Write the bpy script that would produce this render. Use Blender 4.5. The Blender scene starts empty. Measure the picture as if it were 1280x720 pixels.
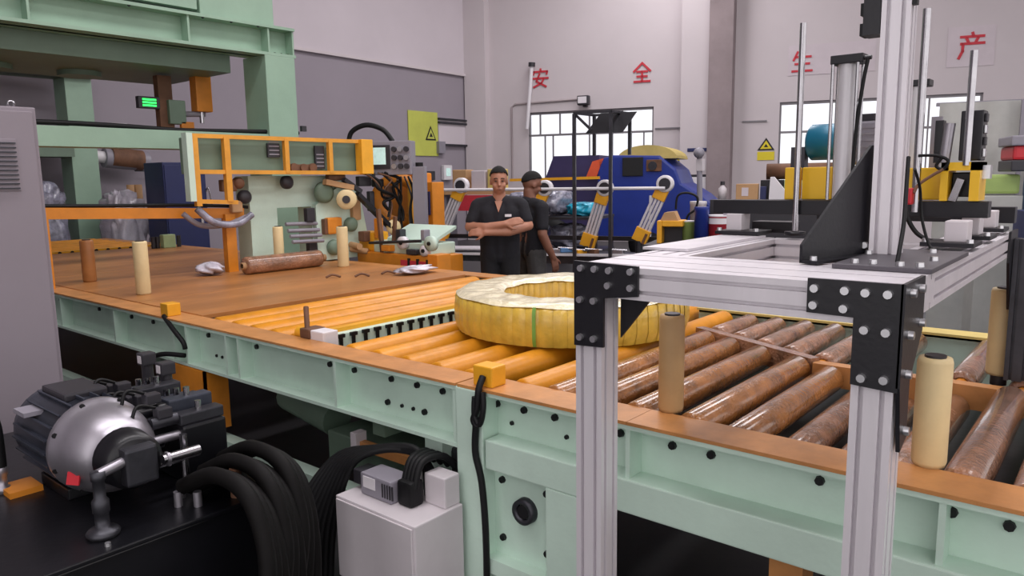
import bpy, bmesh, math, random
from mathutils import Vector, Matrix
random.seed(7)
D = bpy.data
C = bpy.context.scene.collection
SC = bpy.context.scene

# ------------------------------------------------------------------ camera
cam_data = D.cameras.new('camera'); cam = D.objects.new('camera', cam_data); C.objects.link(cam)
cam_data.sensor_width = 36.0; cam_data.lens = 36.0 * 930.0 / 1280.0
cam_data.clip_end = 200.0
cam.matrix_world = Matrix(((0.767979, -0.081577, 0.635258, 0.0),
                           (0.640304, 0.120720, -0.758576, 0.0),
                           (-0.014806, 0.989329, 0.144944, 1.62),
                           (0, 0, 0, 1)))
SC.camera = cam
# ------------------------------------------------------------------ light
SC.view_settings.view_transform = 'Standard'
SC.view_settings.look = 'None'
SC.view_settings.gamma = 1.0
SC.view_settings.use_curve_mapping = False
SC.view_settings.exposure = 0.0
world = D.worlds.new('overcast_sky'); SC.world = world; world.use_nodes = True
bgn = world.node_tree.nodes['Background']
bgn.inputs[0].default_value = (1.0, 0.955, 0.965, 1); bgn.inputs[1].default_value = 1.4
def skylight(name, loc, sx, sy, power, color=(1, 0.96, 0.98)):
    l = D.lights.new(name, 'AREA'); l.shape = 'RECTANGLE'; l.size = sx; l.size_y = sy
    l.energy = power; l.color = color
    o = D.objects.new(name, l); C.objects.link(o); o.location = loc
    return o
skylight('roof_skylight', (-2.6, 5.5, 8.2), 1.6, 15.0, 640)
skylight('roof_skylight', (2.4, 4.0, 8.2), 1.6, 15.0, 420)
skylight('roof_skylight', (-8.2, 12.0, 8.2), 1.6, 8.0, 400)

# ------------------------------------------------------------------ materials
MATS = {}
def mat(name, rgb, rough=0.5, metal=0.0, var=0.10, vscale=3.0, bump=0.0, bscale=40.0, coat=0.0, dark=None, trans=0.0, alpha=1.0, stretch=None, emit=None):
    m = D.materials.new(name); m.use_nodes = True
    nt = m.node_tree; b = nt.nodes['Principled BSDF']
    lin = [((c / 255.0 + 0.055) / 1.055) ** 2.4 if c > 10 else c / 255.0 / 12.92 for c in rgb]
    tc = nt.nodes.new('ShaderNodeTexCoord')
    vec = tc.outputs['Object']
    if stretch:
        mp = nt.nodes.new('ShaderNodeMapping'); mp.inputs['Scale'].default_value = stretch
        nt.links.new(vec, mp.inputs['Vector']); vec = mp.outputs['Vector']
    if var > 0:
        n = nt.nodes.new('ShaderNodeTexNoise'); n.inputs['Scale'].default_value = vscale
        n.inputs['Detail'].default_value = 6.0; n.inputs['Roughness'].default_value = 0.62
        nt.links.new(vec, n.inputs['Vector'])
        r = nt.nodes.new('ShaderNodeValToRGB')
        r.color_ramp.elements[0].position = 0.3; r.color_ramp.elements[1].position = 0.72
        d = dark and [((c / 255.0 + 0.055) / 1.055) ** 2.4 for c in dark] or [c * (1 - var * 2.2) for c in lin]
        hi = [min(1, c * (1 + var * 0.9)) for c in lin]
        r.color_ramp.elements[0].color = (*[max(0, c) for c in d], 1); r.color_ramp.elements[1].color = (*hi, 1)
        nt.links.new(n.outputs['Fac'], r.inputs['Fac']); nt.links.new(r.outputs['Color'], b.inputs['Base Color'])
    else:
        b.inputs['Base Color'].default_value = (*lin, 1)
    b.inputs['Roughness'].default_value = rough; b.inputs['Metallic'].default_value = metal
    if coat: b.inputs['Coat Weight'].default_value = coat; b.inputs['Coat Roughness'].default_value = 0.12
    if trans: b.inputs['Transmission Weight'].default_value = trans
    if alpha < 1: b.inputs['Alpha'].default_value = alpha
    if emit: b.inputs['Emission Color'].default_value = (*lin, 1); b.inputs['Emission Strength'].default_value = emit
    if bump:
        n2 = nt.nodes.new('ShaderNodeTexNoise'); n2.inputs['Scale'].default_value = bscale; n2.inputs['Detail'].default_value = 4.0
        nt.links.new(vec, n2.inputs['Vector'])
        bp = nt.nodes.new('ShaderNodeBump'); bp.inputs['Strength'].default_value = bump; bp.inputs['Distance'].default_value = 0.02
        nt.links.new(n2.outputs['Fac'], bp.inputs['Height']); nt.links.new(bp.outputs['Normal'], b.inputs['Normal'])
    MATS[name] = m
    return m
M = MATS
mat('mint', (204, 228, 213), 0.42, 0, 0.06, 2.5, 0.05, 60)
mat('mint_portal_shaded', (150, 180, 158), 0.5, 0, 0.07, 1.6, 0.04, 40)  # mint darkened: the weaker light on the portals is put into the colour
mat('guard_yellow', (228, 160, 54), 0.45, 0, 0.1, 5.0)
mat('mint_dull', (112, 134, 116), 0.5, 0, 0.08, 2.0)
mat('orange_rail', (200, 138, 80), 0.42, 0, 0.13, 6.0, 0.05, 50)
mat('yellow_paint', (240, 172, 40), 0.4, 0, 0.08, 4.0)
mat('yellow_roller', (222, 146, 28), 0.38, 0, 0.12, 5.0, 0.08, 30)
mat('orange_paint', (222, 138, 38), 0.45, 0, 0.1, 4.0)
mat('wrapped_roller', (178, 116, 58), 0.2, 0.0, 0.26, 9.0, 0.4, 60, coat=1.0)
mat('film_roller', (170, 122, 92), 0.2, 0.0, 0.26, 12.0, 0.6, 75, coat=1.0)
mat('deck_brown', (182, 122, 68), 0.4, 0, 0.18, 2.4, 0.06, 30, stretch=(1, 0.35, 1))
mat('aluminium', (222, 217, 222), 0.36, 0.25, 0.05, 8.0, 0.03, 90, stretch=(1, 1, 0.1))
mat('aluminium_slot', (96, 92, 98), 0.5, 0.6, 0.05, 8.0)
mat('black_plate', (26, 25, 31), 0.38, 0.1, 0.1, 6.0, 0.03, 80)
mat('hose_dark', (15, 13, 13), 0.62, 0, 0.2, 8.0)
mat('black_rubber', (18, 18, 20), 0.55, 0, 0.1, 8.0)
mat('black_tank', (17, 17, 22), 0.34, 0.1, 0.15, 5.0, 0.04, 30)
mat('steel', (190, 188, 192), 0.22, 1.0, 0.08, 12.0)
mat('dark_steel', (74, 74, 80), 0.4, 0.7, 0.15, 10.0)
mat('bolt_steel', (205, 205, 208), 0.28, 0.9, 0.0)
mat('bolt_dark', (24, 24, 26), 0.5, 0.3, 0.0)
mat('cast_alu', (176, 172, 180), 0.36, 0.8, 0.08, 6.0, 0.03, 30)
mat('motor_grey', (58, 62, 74), 0.45, 0.2, 0.15, 8.0)
mat('cabinet_grey', (142, 133, 141), 0.5, 0, 0.03, 2.0)
mat('box_white', (210, 203, 207), 0.45, 0, 0.04, 3.0)
mat('beige_tube', (228, 206, 156), 0.5, 0, 0.06, 5.0, 0.04, 30)
mat('tan_tube', (196, 160, 112), 0.5, 0, 0.08, 5.0)
mat('coil_yellow', (224, 186, 74), 0.3, 0, 0.13, 9.0, 0.22, 26, coat=0.35)
mat('coil_film_glare', (238, 226, 190), 0.25, 0, 0.12, 10.0, 0.5, 28, coat=0.5)  # wrap film whitened, its glare painted into the colour
mat('coil_inner', (190, 150, 62), 0.4, 0, 0.2, 9.0, 0.2, 25)
mat('green_strap', (120, 170, 70), 0.4)
mat('wall_white', (206, 197, 200), 0.8, 0, 0.025, 0.6)
mat('wall_lavender', (152, 144, 153), 0.8, 0, 0.03, 0.6)
mat('wall_upper', (204, 195, 201), 0.8, 0, 0.03, 0.5)
mat('column_grey', (176, 164, 166), 0.8, 0, 0.08, 1.2)
mat('floor_concrete', (50, 48, 51), 0.45, 0, 0.15, 1.2, 0.05, 12)
mat('window_steel', (136, 132, 136), 0.5, 0.3, 0.05)
mat('red_paint', (206, 52, 66), 0.6, 0, 0.08, 5.0)
mat('fade_white', (208, 197, 203), 0.7, 0, 0.03, 3.0)
mat('sign_green', (198, 204, 92), 0.5, 0, 0.06, 2.0)
mat('sign_yellow', (226, 206, 40), 0.5, 0, 0.03)
mat('ink_black', (22, 22, 24), 0.6, 0, 0.0)
mat('navy', (34, 42, 92), 0.45, 0, 0.1, 2.0)
mat('blue_paint', (34, 56, 146), 0.4, 0, 0.12, 1.6)
mat('truck_dark', (62, 56, 96), 0.35, 0, 0.12, 2.0)
mat('bright_yellow', (240, 190, 34), 0.42, 0, 0.06, 4.0)
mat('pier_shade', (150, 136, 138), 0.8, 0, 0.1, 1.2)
mat('khaki', (206, 184, 110), 0.7, 0, 0.12, 2.0)
mat('orange_red', (222, 92, 56), 0.5, 0, 0.1, 3.0)
mat('teal_motor', (26, 112, 142), 0.35, 0.1, 0.06, 6.0)
mat('teal_film', (34, 172, 206), 0.25, 0, 0.15, 8.0, 0.5, 14, coat=0.5)
mat('grey_film', (150, 150, 168), 0.22, 0, 0.3, 8.0, 0.8, 10, coat=0.6)
mat('clear_film', (214, 208, 220), 0.2, 0, 0.15, 5.0, 0.8, 9, coat=0.7)
mat('cardboard', (190, 150, 108), 0.75, 0, 0.08, 4.0)
mat('skin', (176, 122, 98), 0.5, 0, 0.05, 9.0)
mat('skin_dark', (130, 86, 68), 0.5, 0, 0.05, 9.0)
mat('hair', (20, 17, 17), 0.9, 0, 0.12, 40.0, 0.4, 120)
mat('shirt_black', (24, 23, 31), 0.85, 0, 0.12, 14.0, 0.25, 22)
mat('trouser_black', (26, 25, 30), 0.85, 0, 0.12, 14.0, 0.2, 22)
mat('trouser_grey', (74, 72, 72), 0.85, 0, 0.12, 14.0, 0.2, 22)
mat('white_plastic', (226, 222, 226), 0.4, 0, 0.02)
mat('grey_plastic', (142, 138, 148), 0.45, 0, 0.04)
mat('dark_plastic', (48, 46, 52), 0.45, 0, 0.06)
mat('screen_lit', (190, 220, 214), 0.2, 0, 0.12, 20.0, emit=0.5)
mat('led_green', (40, 235, 90), 0.3, 0, 0.0, emit=2.2)
mat('red_plastic', (200, 40, 52), 0.4, 0, 0.05)
mat('pale_green', (176, 200, 150), 0.5, 0, 0.1, 4.0)
mat('lime', (160, 184, 104), 0.5, 0, 0.1, 4.0)
mat('light_blue', (96, 140, 190), 0.5, 0, 0.08, 3.0)
mat('haze_sheet', (178, 178, 174), 0.6, 0, 0.08, 3.0, 0.3, 5, coat=0.3)
mat('brown_rust', (120, 84, 62), 0.7, 0.1, 0.2, 6.0)
mat('glass_pane', (235, 240, 245), 0.05, 0, 0.0, trans=1.0)

M['hose_dark'].node_tree.nodes['Principled BSDF'].inputs['Specular IOR Level'].default_value = 0.15
M['black_rubber'].node_tree.nodes['Principled BSDF'].inputs['Specular IOR Level'].default_value = 0.3
# ------------------------------------------------------------------ mesh builder
MW = {}     # world matrix of each thing / part
def frame(d):
    d = Vector(d).normalized()
    a = Vector((0, 0, 1)) if abs(d.z) < 0.95 else Vector((1, 0, 0))
    x = a.cross(d).normalized(); y = d.cross(x)
    return x, y, d
class MB:
    def __init__(self): self.v = []; self.f = []; self.s = []
    def _add(self, vs, fs, smooth=False):
        o = len(self.v); self.v += [Vector(p) for p in vs]
        for f in fs:
            self.f.append([i + o for i in f]); self.s.append(smooth)
        return self
    def box(self, x0, x1, y0, y1, z0, z1):
        vs = [(x, y, z) for x in (x0, x1) for y in (y0, y1) for z in (z0, z1)]
        return self._add(vs, [(0, 1, 3, 2), (4, 6, 7, 5), (0, 4, 5, 1), (2, 3, 7, 6), (0, 2, 6, 4), (1, 5, 7, 3)])
    def obox(self, c, size, rot=None):
        c = Vector(c); sx, sy, sz = [s / 2 for s in size]
        m = rot if rot is not None else Matrix.Identity(3)
        vs = [c + m @ Vector((x, y, z)) for x in (-sx, sx) for y in (-sy, sy) for z in (-sz, sz)]
        return self._add(vs, [(0, 1, 3, 2), (4, 6, 7, 5), (0, 4, 5, 1), (2, 3, 7, 6), (0, 2, 6, 4), (1, 5, 7, 3)])
    def bar(self, p0, p1, w, h, up=(0, 0, 1)):
        p0 = Vector(p0); p1 = Vector(p1); d = (p1 - p0).normalized()
        u = Vector(up)
        if abs(u.dot(d)) > 0.98: u = Vector((0, 1, 0))
        x = d.cross(u).normalized(); y = x.cross(d).normalized()
        vs = [p + x * a * w / 2 + y * b * h / 2 for p in (p0, p1) for a, b in ((-1, -1), (1, -1), (1, 1), (-1, 1))]
        return self._add(vs, [(3, 2, 1, 0), (4, 5, 6, 7), (0, 1, 5, 4), (1, 2, 6, 5), (2, 3, 7, 6), (3, 0, 4, 7)])
    def cyl(self, p0, p1, r0, r1=None, n=16, caps=True):
        r1 = r0 if r1 is None else r1
        p0 = Vector(p0); p1 = Vector(p1); x, y, d = frame(p1 - p0)
        ring = lambda p, r: [p + (x * math.cos(2 * math.pi * i / n) + y * math.sin(2 * math.pi * i / n)) * r for i in range(n)]
        self._add(ring(p0, r0) + ring(p1, r1), [(i, (i + 1) % n, n + (i + 1) % n, n + i) for i in range(n)], True)
        if caps:
            self._add(ring(p0, r0), [tuple(range(n - 1, -1, -1))]); self._add(ring(p1, r1), [tuple(range(n))])
        return self
    def lathe(self, prof, o, axis, n=24, smooth=True):
        o = Vector(o); x, y, d = frame(axis); vs = []
        for r, h in prof:
            vs += [o + d * h + (x * math.cos(2 * math.pi * i / n) + y * math.sin(2 * math.pi * i / n)) * r for i in range(n)]
        fs = []
        for k in range(len(prof) - 1):
            for i in range(n):
                j = (i + 1) % n
                fs.append((k * n + i, k * n + j, (k + 1) * n + j, (k + 1) * n + i))
        self._add(vs, fs, smooth)
        return self
    def tube(self, pts, r, n=8, sub=6, closed=False):
        P = [Vector(p) for p in pts]
        if sub and len(P) > 2:
            Q = []
            for i in range(len(P) - 1):
                a = P[max(i - 1, 0)]; b = P[i]; c = P[i + 1]; d = P[min(i + 2, len(P) - 1)]
                for k in range(sub):
                    t = k / sub
                    Q.append(0.5 * ((2 * b) + (c - a) * t + (2 * a - 5 * b + 4 * c - d) * t * t + (3 * b - a - 3 * c + d) * t ** 3))
            Q.append(P[-1]); P = Q
        x, y, d = frame(P[1] - P[0]); vs = []
        for i, p in enumerate(P):
            t = (P[min(i + 1, len(P) - 1)] - P[max(i - 1, 0)]).normalized()
            x = (x - t * x.dot(t)).normalized(); y = t.cross(x)
            vs += [p + (x * math.cos(2 * math.pi * k / n) + y * math.sin(2 * math.pi * k / n)) * r for k in range(n)]
        m = len(P)
        fs = [(i * n + k, i * n + (k + 1) % n, (i + 1) * n + (k + 1) % n, (i + 1) * n + k) for i in range(m - 1) for k in range(n)]
        self._add(vs, fs, True)
        self._add(vs[:n], [tuple(range(n - 1, -1, -1))]); self._add(vs[-n:], [tuple(range(n))])
        return self
    def prism(self, poly, off):
        off = Vector(off); n = len(poly); a = [Vector(p) for p in poly]; b = [p + off for p in a]
        return self._add(a + b, [tuple(range(n - 1, -1, -1)), tuple(range(n, 2 * n))] + [(i, (i + 1) % n, n + (i + 1) % n, n + i) for i in range(n)])
    def ell(self, c, r, n=14, rings=9, rot=None):
        c = Vector(c); m = rot if rot is not None else Matrix.Identity(3)
        vs = [c + m @ Vector((0, 0, -r[2]))]
        for j in range(1, rings):
            t = math.pi * j / rings
            for i in range(n):
                a = 2 * math.pi * i / n
                vs.append(c + m @ Vector((r[0] * math.sin(t) * math.cos(a), r[1] * math.sin(t) * math.sin(a), -r[2] * math.cos(t))))
        vs.append(c + m @ Vector((0, 0, r[2])))
        fs = [(0, 1 + (i + 1) % n, 1 + i) for i in range(n)]
        for j in range(rings - 2):
            for i in range(n):
                k = (i + 1) % n
                fs.append((1 + j * n + i, 1 + j * n + k, 1 + (j + 1) * n + k, 1 + (j + 1) * n + i))
        e = len(vs) - 1; q = 1 + (rings - 2) * n
        fs += [(q + i, q + (i + 1) % n, e) for i in range(n)]
        return self._add(vs, fs, True)
    def grid(self, fn, nu, nv, smooth=True, cu=False):
        vs = [fn(i / (nu if cu else nu - 1) if nu > 1 else 0, j / (nv - 1)) for i in range(nu) for j in range(nv)]
        fs = []
        for i in range(nu if cu else nu - 1):
            for j in range(nv - 1):
                a = i * nv + j; b = ((i + 1) % nu) * nv + j
                fs.append((a, b, b + 1, a + 1))
        return self._add(vs, fs, smooth)
    def mesh(self, name, material, inv=None, bevel=0.0):
        me = D.meshes.new(name)
        vs = [inv @ p for p in self.v] if inv is not None else self.v
        me.from_pydata([tuple(p) for p in vs], [], self.f)
        me.polygons.foreach_set('use_smooth', self.s)
        bm = bmesh.new(); bm.from_mesh(me); bmesh.ops.recalc_face_normals(bm, faces=bm.faces[:])
        if bevel:
            es = [e for e in bm.edges if len(e.link_faces) == 2 and e.calc_face_angle(0) > 0.7]
            bmesh.ops.bevel(bm, geom=es, offset=bevel, segments=2, affect='EDGES', profile=0.6)
        bm.to_mesh(me); bm.free()
        me.materials.append(material if not isinstance(material, str) else M[material])
        me.update()
        return me
    def build(self, name, material, parent=None, bevel=0.0, label=None, local=False):
        inv = MW[parent].inverted() if (parent is not None and not local) else None
        me = self.mesh(name, material, inv, bevel)
        o = D.objects.new(name, me); C.objects.link(o)
        if parent is not None: o.parent = parent
        MW[o] = MW[parent].copy() if parent is not None else Matrix.Identity(4)
        if label: o['label'] = label
        return o
def place(name, me, parent, loc, rot=None):
    """a piece that shares mesh data; loc in world space"""
    o = D.objects.new(name, me); C.objects.link(o)
    if parent is not None: o.parent = parent
    w = Matrix.Translation(Vector(loc)) @ (rot.to_4x4() if rot is not None else Matrix.Identity(4))
    o.matrix_local = (MW[parent].inverted() @ w) if parent is not None else w
    MW[o] = w
    return o
def thing(name, label, cat, loc=(0, 0, 0), rz=0.0, group=None):
    o = D.objects.new(name, None); C.objects.link(o); o.empty_display_size = 0.1
    o.location = loc; o.rotation_euler = (0, 0, rz)
    MW[o] = Matrix.Translation(Vector(loc)) @ Matrix.Rotation(rz, 4, 'Z')
    return tag(o, label, cat, group)
def tag(o, label, cat, group=None):
    o['label'] = label; o['category'] = cat
    if group: o['group'] = group
    return o
def copy_tree(o, parent=None):
    c = o.copy(); C.objects.link(c); c.parent = parent
    for ch in o.children: copy_tree(ch, c)
    return c
def struct(o, kind='structure'):
    o['kind'] = kind; return o
def bolt_mesh(name, r, h, material, n=8):
    return MB().cyl((0, 0, 0), (0, 0, h), r, r * 0.9, n).mesh(name, material)
RX = lambda a: Matrix.Rotation(a, 3, 'X')
RY = lambda a: Matrix.Rotation(a, 3, 'Y')
RZ = lambda a: Matrix.Rotation(a, 3, 'Z')
NEGY = RX(math.pi / 2)      # piece modelled along +z points to -y
POSX = RY(math.pi / 2)      # ... points to +x

def crumple2(c, r, seed, amp=.3, n=34, k=20):
    rr = random.Random(seed); ph = [(rr.uniform(0, 6.28), rr.randint(2, 11), rr.uniform(2, 11)) for _ in range(7)]
    def fn(u, v):
        a = u * 2 * math.pi; th = v * math.pi
        q = 1 + amp * sum(math.sin(p + f * a) * math.sin(g * th + p) for p, f, g in ph) / 4
        ex = abs(math.sin(th)) ** .55; cxx = math.cos(a); cyy = math.sin(a)
        bx = math.copysign(abs(cxx) ** .7, cxx); by = math.copysign(abs(cyy) ** .7, cyy)
        return Vector(c) + Vector((r[0] * ex * bx * q, r[1] * ex * by * q, -r[2] * math.copysign(abs(math.cos(th)) ** .7, math.cos(th)) * (.7 + .3 * q)))
    return MB().grid(fn, n, k, True, True)

# ------------------------------------------------------------------ the hall
HW0 = Vector((-10.5757, 16.1947, 0)); HD = Vector((0.950815, 0.309759, 0)); HN = Vector((0.309759, -0.950815, 0))
HA = math.radians(18.0447)
def H(s, t, z): return HW0 + HD * s + HN * t + Vector((0, 0, z))     # the hall's own axes: along back wall, out from it, up
HR = RZ(HA)
def hbox(mb, s0, s1, t0, t1, z0, z1):
    mb.obox(H((s0 + s1) / 2, (t0 + t1) / 2, (z0 + z1) / 2), (abs(s1 - s0), abs(t1 - t0), abs(z1 - z0)), HR); return mb

struct(MB().box(-22, -2.6, -3.0, -2.8, 0, 8.6).build('wall_light_block', 'wall_lavender'))  # unseen wall section added to keep front light off the left side
fl = MB().box(-22, 14, -6, 26, -0.1, 0.0).build('floor', 'floor_concrete'); struct(fl)
# back wall with two window openings
W1 = (-1.94, 1.35, 1.0, 3.33); W2 = (4.27, 8.32, 1.0, 3.28)
wb = MB()
hbox(wb, -3.6, W1[0], 0, -0.25, 0, 9); hbox(wb, W1[1], W2[0], 0, -0.25, 0, 9); hbox(wb, W2[1], 22, 0, -0.25, 0, 9)
for w in (W1, W2):
    hbox(wb, w[0], w[1], 0, -0.25, 0, w[2]); hbox(wb, w[0], w[1], 0, -0.25, w[3], 9)
struct(wb.build('wall_back', 'wall_white'))
def window(name, w, vt, vb, zm):
    e = D.objects.new(name, None); C.objects.link(e); MW[e] = Matrix.Identity(4); struct(e)
    f = MB()
    for a, b, c, d in ((w[0], w[0] + .04, w[2], w[3]), (w[1] - .04, w[1], w[2], w[3]), (w[0], w[1], w[2], w[2] + .06), (w[0], w[1], w[3] - .06, w[3]), (w[0], w[1], zm - .025, zm + .025)):
        hbox(f, a, b, -0.05, -0.12, c, d)
    f.build('window_frame', 'window_steel', e)
    for x in vt: hbox(MB(), x - .018, x + .018, -0.06, -0.11, zm, w[3]).build('glazing_bar', 'window_steel', e)
    for x in vb: hbox(MB(), x - .015, x + .015, -0.06, -0.11, w[2], zm).build('glazing_bar', 'window_steel', e)
    xs = [w[0]] + list(vt) + [w[1]]
    for a, b in zip(xs[:-1], xs[1:]): hbox(MB(), a, b, -0.08, -0.085, zm, w[3]).build('pane', 'glass_pane', e)
    xs = [w[0]] + list(vb) + [w[1]]
    for a, b in zip(xs[:-1], xs[1:]): hbox(MB(), a, b, -0.08, -0.085, w[2], zm).build('pane', 'glass_pane', e)
window('window_1', W1, (-1.63, -1.09, -0.30, 0.55), (-1.5, -1.28, -0.75, -0.3, 0.3, 0.78, 1.1), 2.74)
window('window_2', W2, (5.38, 6.35, 7.33), (4.9, 5.38, 6.35, 7.33), 2.60)
# piers on the back wall
struct(hbox(MB(), 2.07, 2.72, 0, 0.42, 0, 9).build('trim_1', 'wall_white'))
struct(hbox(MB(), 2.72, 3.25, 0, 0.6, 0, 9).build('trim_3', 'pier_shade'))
struct(hbox(MB(), -3.62, -3.02, 0, 0.3, 0, 9).build('trim_2', 'wall_white'))
# left wall: upper cladding proud of a lavender lower panel
LW0 = Vector((-13.994, 15.081, 0)); LD = Vector((-0.065856, 0.997829, 0)); LN = Vector((0.997829, 0.065856, 0))
LR = RZ(math.atan2(LD.y, LD.x) - math.pi / 2)
def L(a, t, z): return LW0 + LD * a + LN * t + Vector((0, 0, z))
def lbox(mb, a0, a1, t0, t1, z0, z1):
    mb.obox(L((a0 + a1) / 2, (t0 + t1) / 2, (z0 + z1) / 2), (abs(t1 - t0), abs(a1 - a0), abs(z1 - z0)), LR); return mb
wl = lbox(MB(), -24, 0.1, -0.25, 0, 0, 4.33).build('wall_left', 'wall_lavender'); struct(wl)
lbox(MB(), -24, 0.0, -0.25, 0.05, 4.38, 9).build('upper_cladding', 'wall_upper', wl)
lbox(MB(), -24, 0.0, -0.02, 0.09, 4.32, 4.38).build('drip_rail', 'wall_white', wl)
struct(MB().box(-22, 14, -6, 26, 8.6, 8.75).build('ceiling', 'wall_white'))
# lettering painted on the back wall (four red characters, drawn as strokes on a 10 x 10 grid)
GLYPH = {
 'peace': [((5, 10), (5.2, 8.9)), ((1, 8.6), (9, 8.6)), ((1, 8.6), (.8, 7.2)), ((9, 8.6), (8.6, 7.2)), ((.6, 5), (9.4, 5)), ((4.4, 7.4), (2.6, 3.4)), ((2.6, 3.4), (8.2, .4)), ((7, 5), (5.6, 2.4)), ((5.6, 2.4), (1, .3))],
 'whole': [((5, 10), (.6, 5.8)), ((5, 10), (9.4, 5.8)), ((2.2, 5.6), (7.8, 5.6)), ((2.4, 3.1), (7.6, 3.1)), ((.8, .5), (9.2, .5)), ((5, 5.6), (5, .5))],
 'birth': [((2.8, 9.6), (1, 5.8)), ((2, 7.2), (8.8, 7.2)), ((1.8, 3.9), (8.2, 3.9)), ((.5, .5), (9.5, .5)), ((5, 10), (5, .5))],
 'yield': [((5, 10), (5.3, 9)), ((1, 8.6), (9, 8.6)), ((3, 8), (3.6, 6.6)), ((7, 8), (6.4, 6.6)), ((1.2, 5.9), (9.2, 5.9)), ((1.8, 5.9), (1.8, 3)), ((1.8, 3), (.6, .3))],
}
def glyph(key, s, z, size, label, patch=None):
    t = thing('wall_character', label, 'lettering', H(s, 0.0, z - size / 2), 0, 'red characters painted on the back wall')
    if patch:
        a, b, c, d = patch
        hbox(MB(), s + a, s + b, 0.004, 0.012, z + c, z + d).build('pale_patch', 'fade_white', t)
    for (a, b) in GLYPH[key]:
        p0 = H(s + (a[0] - 5) * size / 10, 0.02, z + (a[1] - 5) * size / 10)
        p1 = H(s + (b[0] - 5) * size / 10, 0.02, z + (b[1] - 5) * size / 10)
        e = (p1 - p0).normalized() * size * 0.04
        MB().bar(p0 - e, p1 + e, 0.012, size * 0.105, HN.cross(p1 - p0)).build('stroke', 'red_paint', t)
glyph('peace', -1.58, 4.18, 0.46, 'first red painted character, partly behind the white wall conduit')
glyph('whole', 1.06, 4.15, 0.46, 'complete red painted character above the first window, left of the pier')
glyph('birth', 4.72, 4.16, 0.46, 'red painted character on a pale patch behind the thin steel rod', (-.3, 1.5, -.3, .36))
glyph('yield', 8.04, 4.25, 0.52, 'rightmost red painted character on a whitish patch', (-.45, .42, -.42, .4))
# small things fixed to the walls
t = thing('floodlight', 'dark floodlight fixed to the wall above the first window', 'light', H(-.36, 0, 3.45))
hbox(MB(), -.52, -.22, .12, .3, 3.43, 3.66).build('housing', 'dark_plastic', t, .02)
hbox(MB(), -.49, -.27, .3, .315, 3.47, 3.63).build('lens', 'white_plastic', t)
hbox(MB(), -.42, -.32, 0.002, .12, 3.4, 3.46).build('bracket', 'dark_plastic', t)
c_ = MB(); c_.tube([H(-2.39, .03, 1.6), H(-2.39, .03, 3.48), H(-2.3, .03, 3.56), H(-.6, .03, 3.6)], .025, 6, 1)
tag(c_.build('cable_conduit', 'column_grey'), 'thin grey conduit bending along the wall towards the floodlight', 'conduit')
t = thing('wall_pole', 'slim white pole hanging at the left edge of the first window', 'pole', H(-1.85, .15, 2.9))
MB().cyl(H(-1.9, .2, 2.9), H(-1.75, .2, 4.5), .05, n=10).build('tube', 'white_plastic', t)
MB().cyl(H(-1.752, .2, 4.46), H(-1.745, .2, 4.56), .09, n=10).build('cap', 'dark_plastic', t)
def wall_sign(name, label, s, z, w, h, off=0.0):
    t = thing(name, label, 'sign', H(s, off, z - h / 2))
    hbox(MB(), s - w / 2, s + w / 2, off + .004, off + .016, z - h / 2, z - h * .08).build('caption_plate', 'sign_yellow', t)
    a = [H(s - w / 2, off + .005, z), H(s + w / 2, off + .005, z), H(s, off + .005, z + h * .62)]
    MB().prism(a, HN * .015).build('triangle', 'ink_black', t)
    cc = (a[0] + a[1] + a[2]) / 3
    MB().prism([cc + (p - cc) * .68 + HN * .012 for p in a], HN * .01).build('yellow_field', 'sign_yellow', t)
    MB().prism([cc + (p - cc) * .26 + HN * .02 for p in a], HN * .006).build('pictogram', 'ink_black', t)
wall_sign('warning_sign', 'small yellow warning triangle on the pale wall left of the pier', 1.95, 1.98, .34, .34)
wall_sign('warning_sign', 'yellow warning triangle on the wall right of the pier beside the second window', 4.0, 2.2, .38, .46)
tag(hbox(MB(), 2.25, 2.7, .42, .44, 2.2, 2.28).build('name_plate', 'navy', None, .01), 'small dark blue plate on the pier face', 'plate')
tag(hbox(MB(), 2.2, 2.72, .42, .45, 1.6, 1.66).build('pier_band', 'dark_plastic'), 'thin black band around the lower pier face', 'band')
tag(hbox(MB(), 2.07, 2.7, .42, .46, 0.9, 1.6).build('pier_notice', 'white_plastic', None, .01), 'white sheet panel on the pier below the black band', 'panel')
tag(hbox(MB(), 1.4, 2.03, .01, .04, 2.78, 2.81).build('wall_groove', 'window_steel'), 'thin grey strip on the wall between window and pier', 'strip')
tag(hbox(MB(), 3.45, 4.0, .01, .04, 2.86, 2.89).build('wall_groove', 'window_steel'), 'thin grey strip on the wall right of the pier', 'strip')
# left wall: poster, framed panel, small boxes
t = thing('safety_poster', 'yellow-green safety poster with a black triangle on the grey left wall', 'poster', L(-1.9, 0, 2.25))
lbox(MB(), -2.45, -1.38, .01, .03, 2.23, 3.32).build('sheet', 'sign_green', t)
tr = [L(-1.86, .035, 2.62), L(-1.46, .035, 2.62), L(-1.66, .035, 2.98)]; cc = (tr[0] + tr[1] + tr[2]) / 3
MB().prism(tr, LN * .005).build('triangle', 'ink_black', t)
MB().prism([cc + (p - cc) * .7 + LN * .004 for p in tr], LN * .006).build('field', 'sign_green', t)
MB().prism([cc + (p - cc) * .3 + LN * .009 for p in tr], LN * .006).build('pictogram', 'ink_black', t)
t = thing('wall_panel', 'pale framed panel with dark rails between poster and corner', 'panel', L(-.8, 0, 2.5))
lbox(MB(), -1.36, -.14, .01, .04, 2.5, 3.2).build('board', 'wall_upper', t)
for z in (3.17, 3.08, 2.52): lbox(MB(), -1.38, -.14, .02, .1, z - .025, z + .025).build('rail', 'dark_steel', t)
lbox(MB(), -1.45, -1.2, .02, .12, 2.3, 2.6).build('bracket', 'grey_plastic', t)
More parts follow.
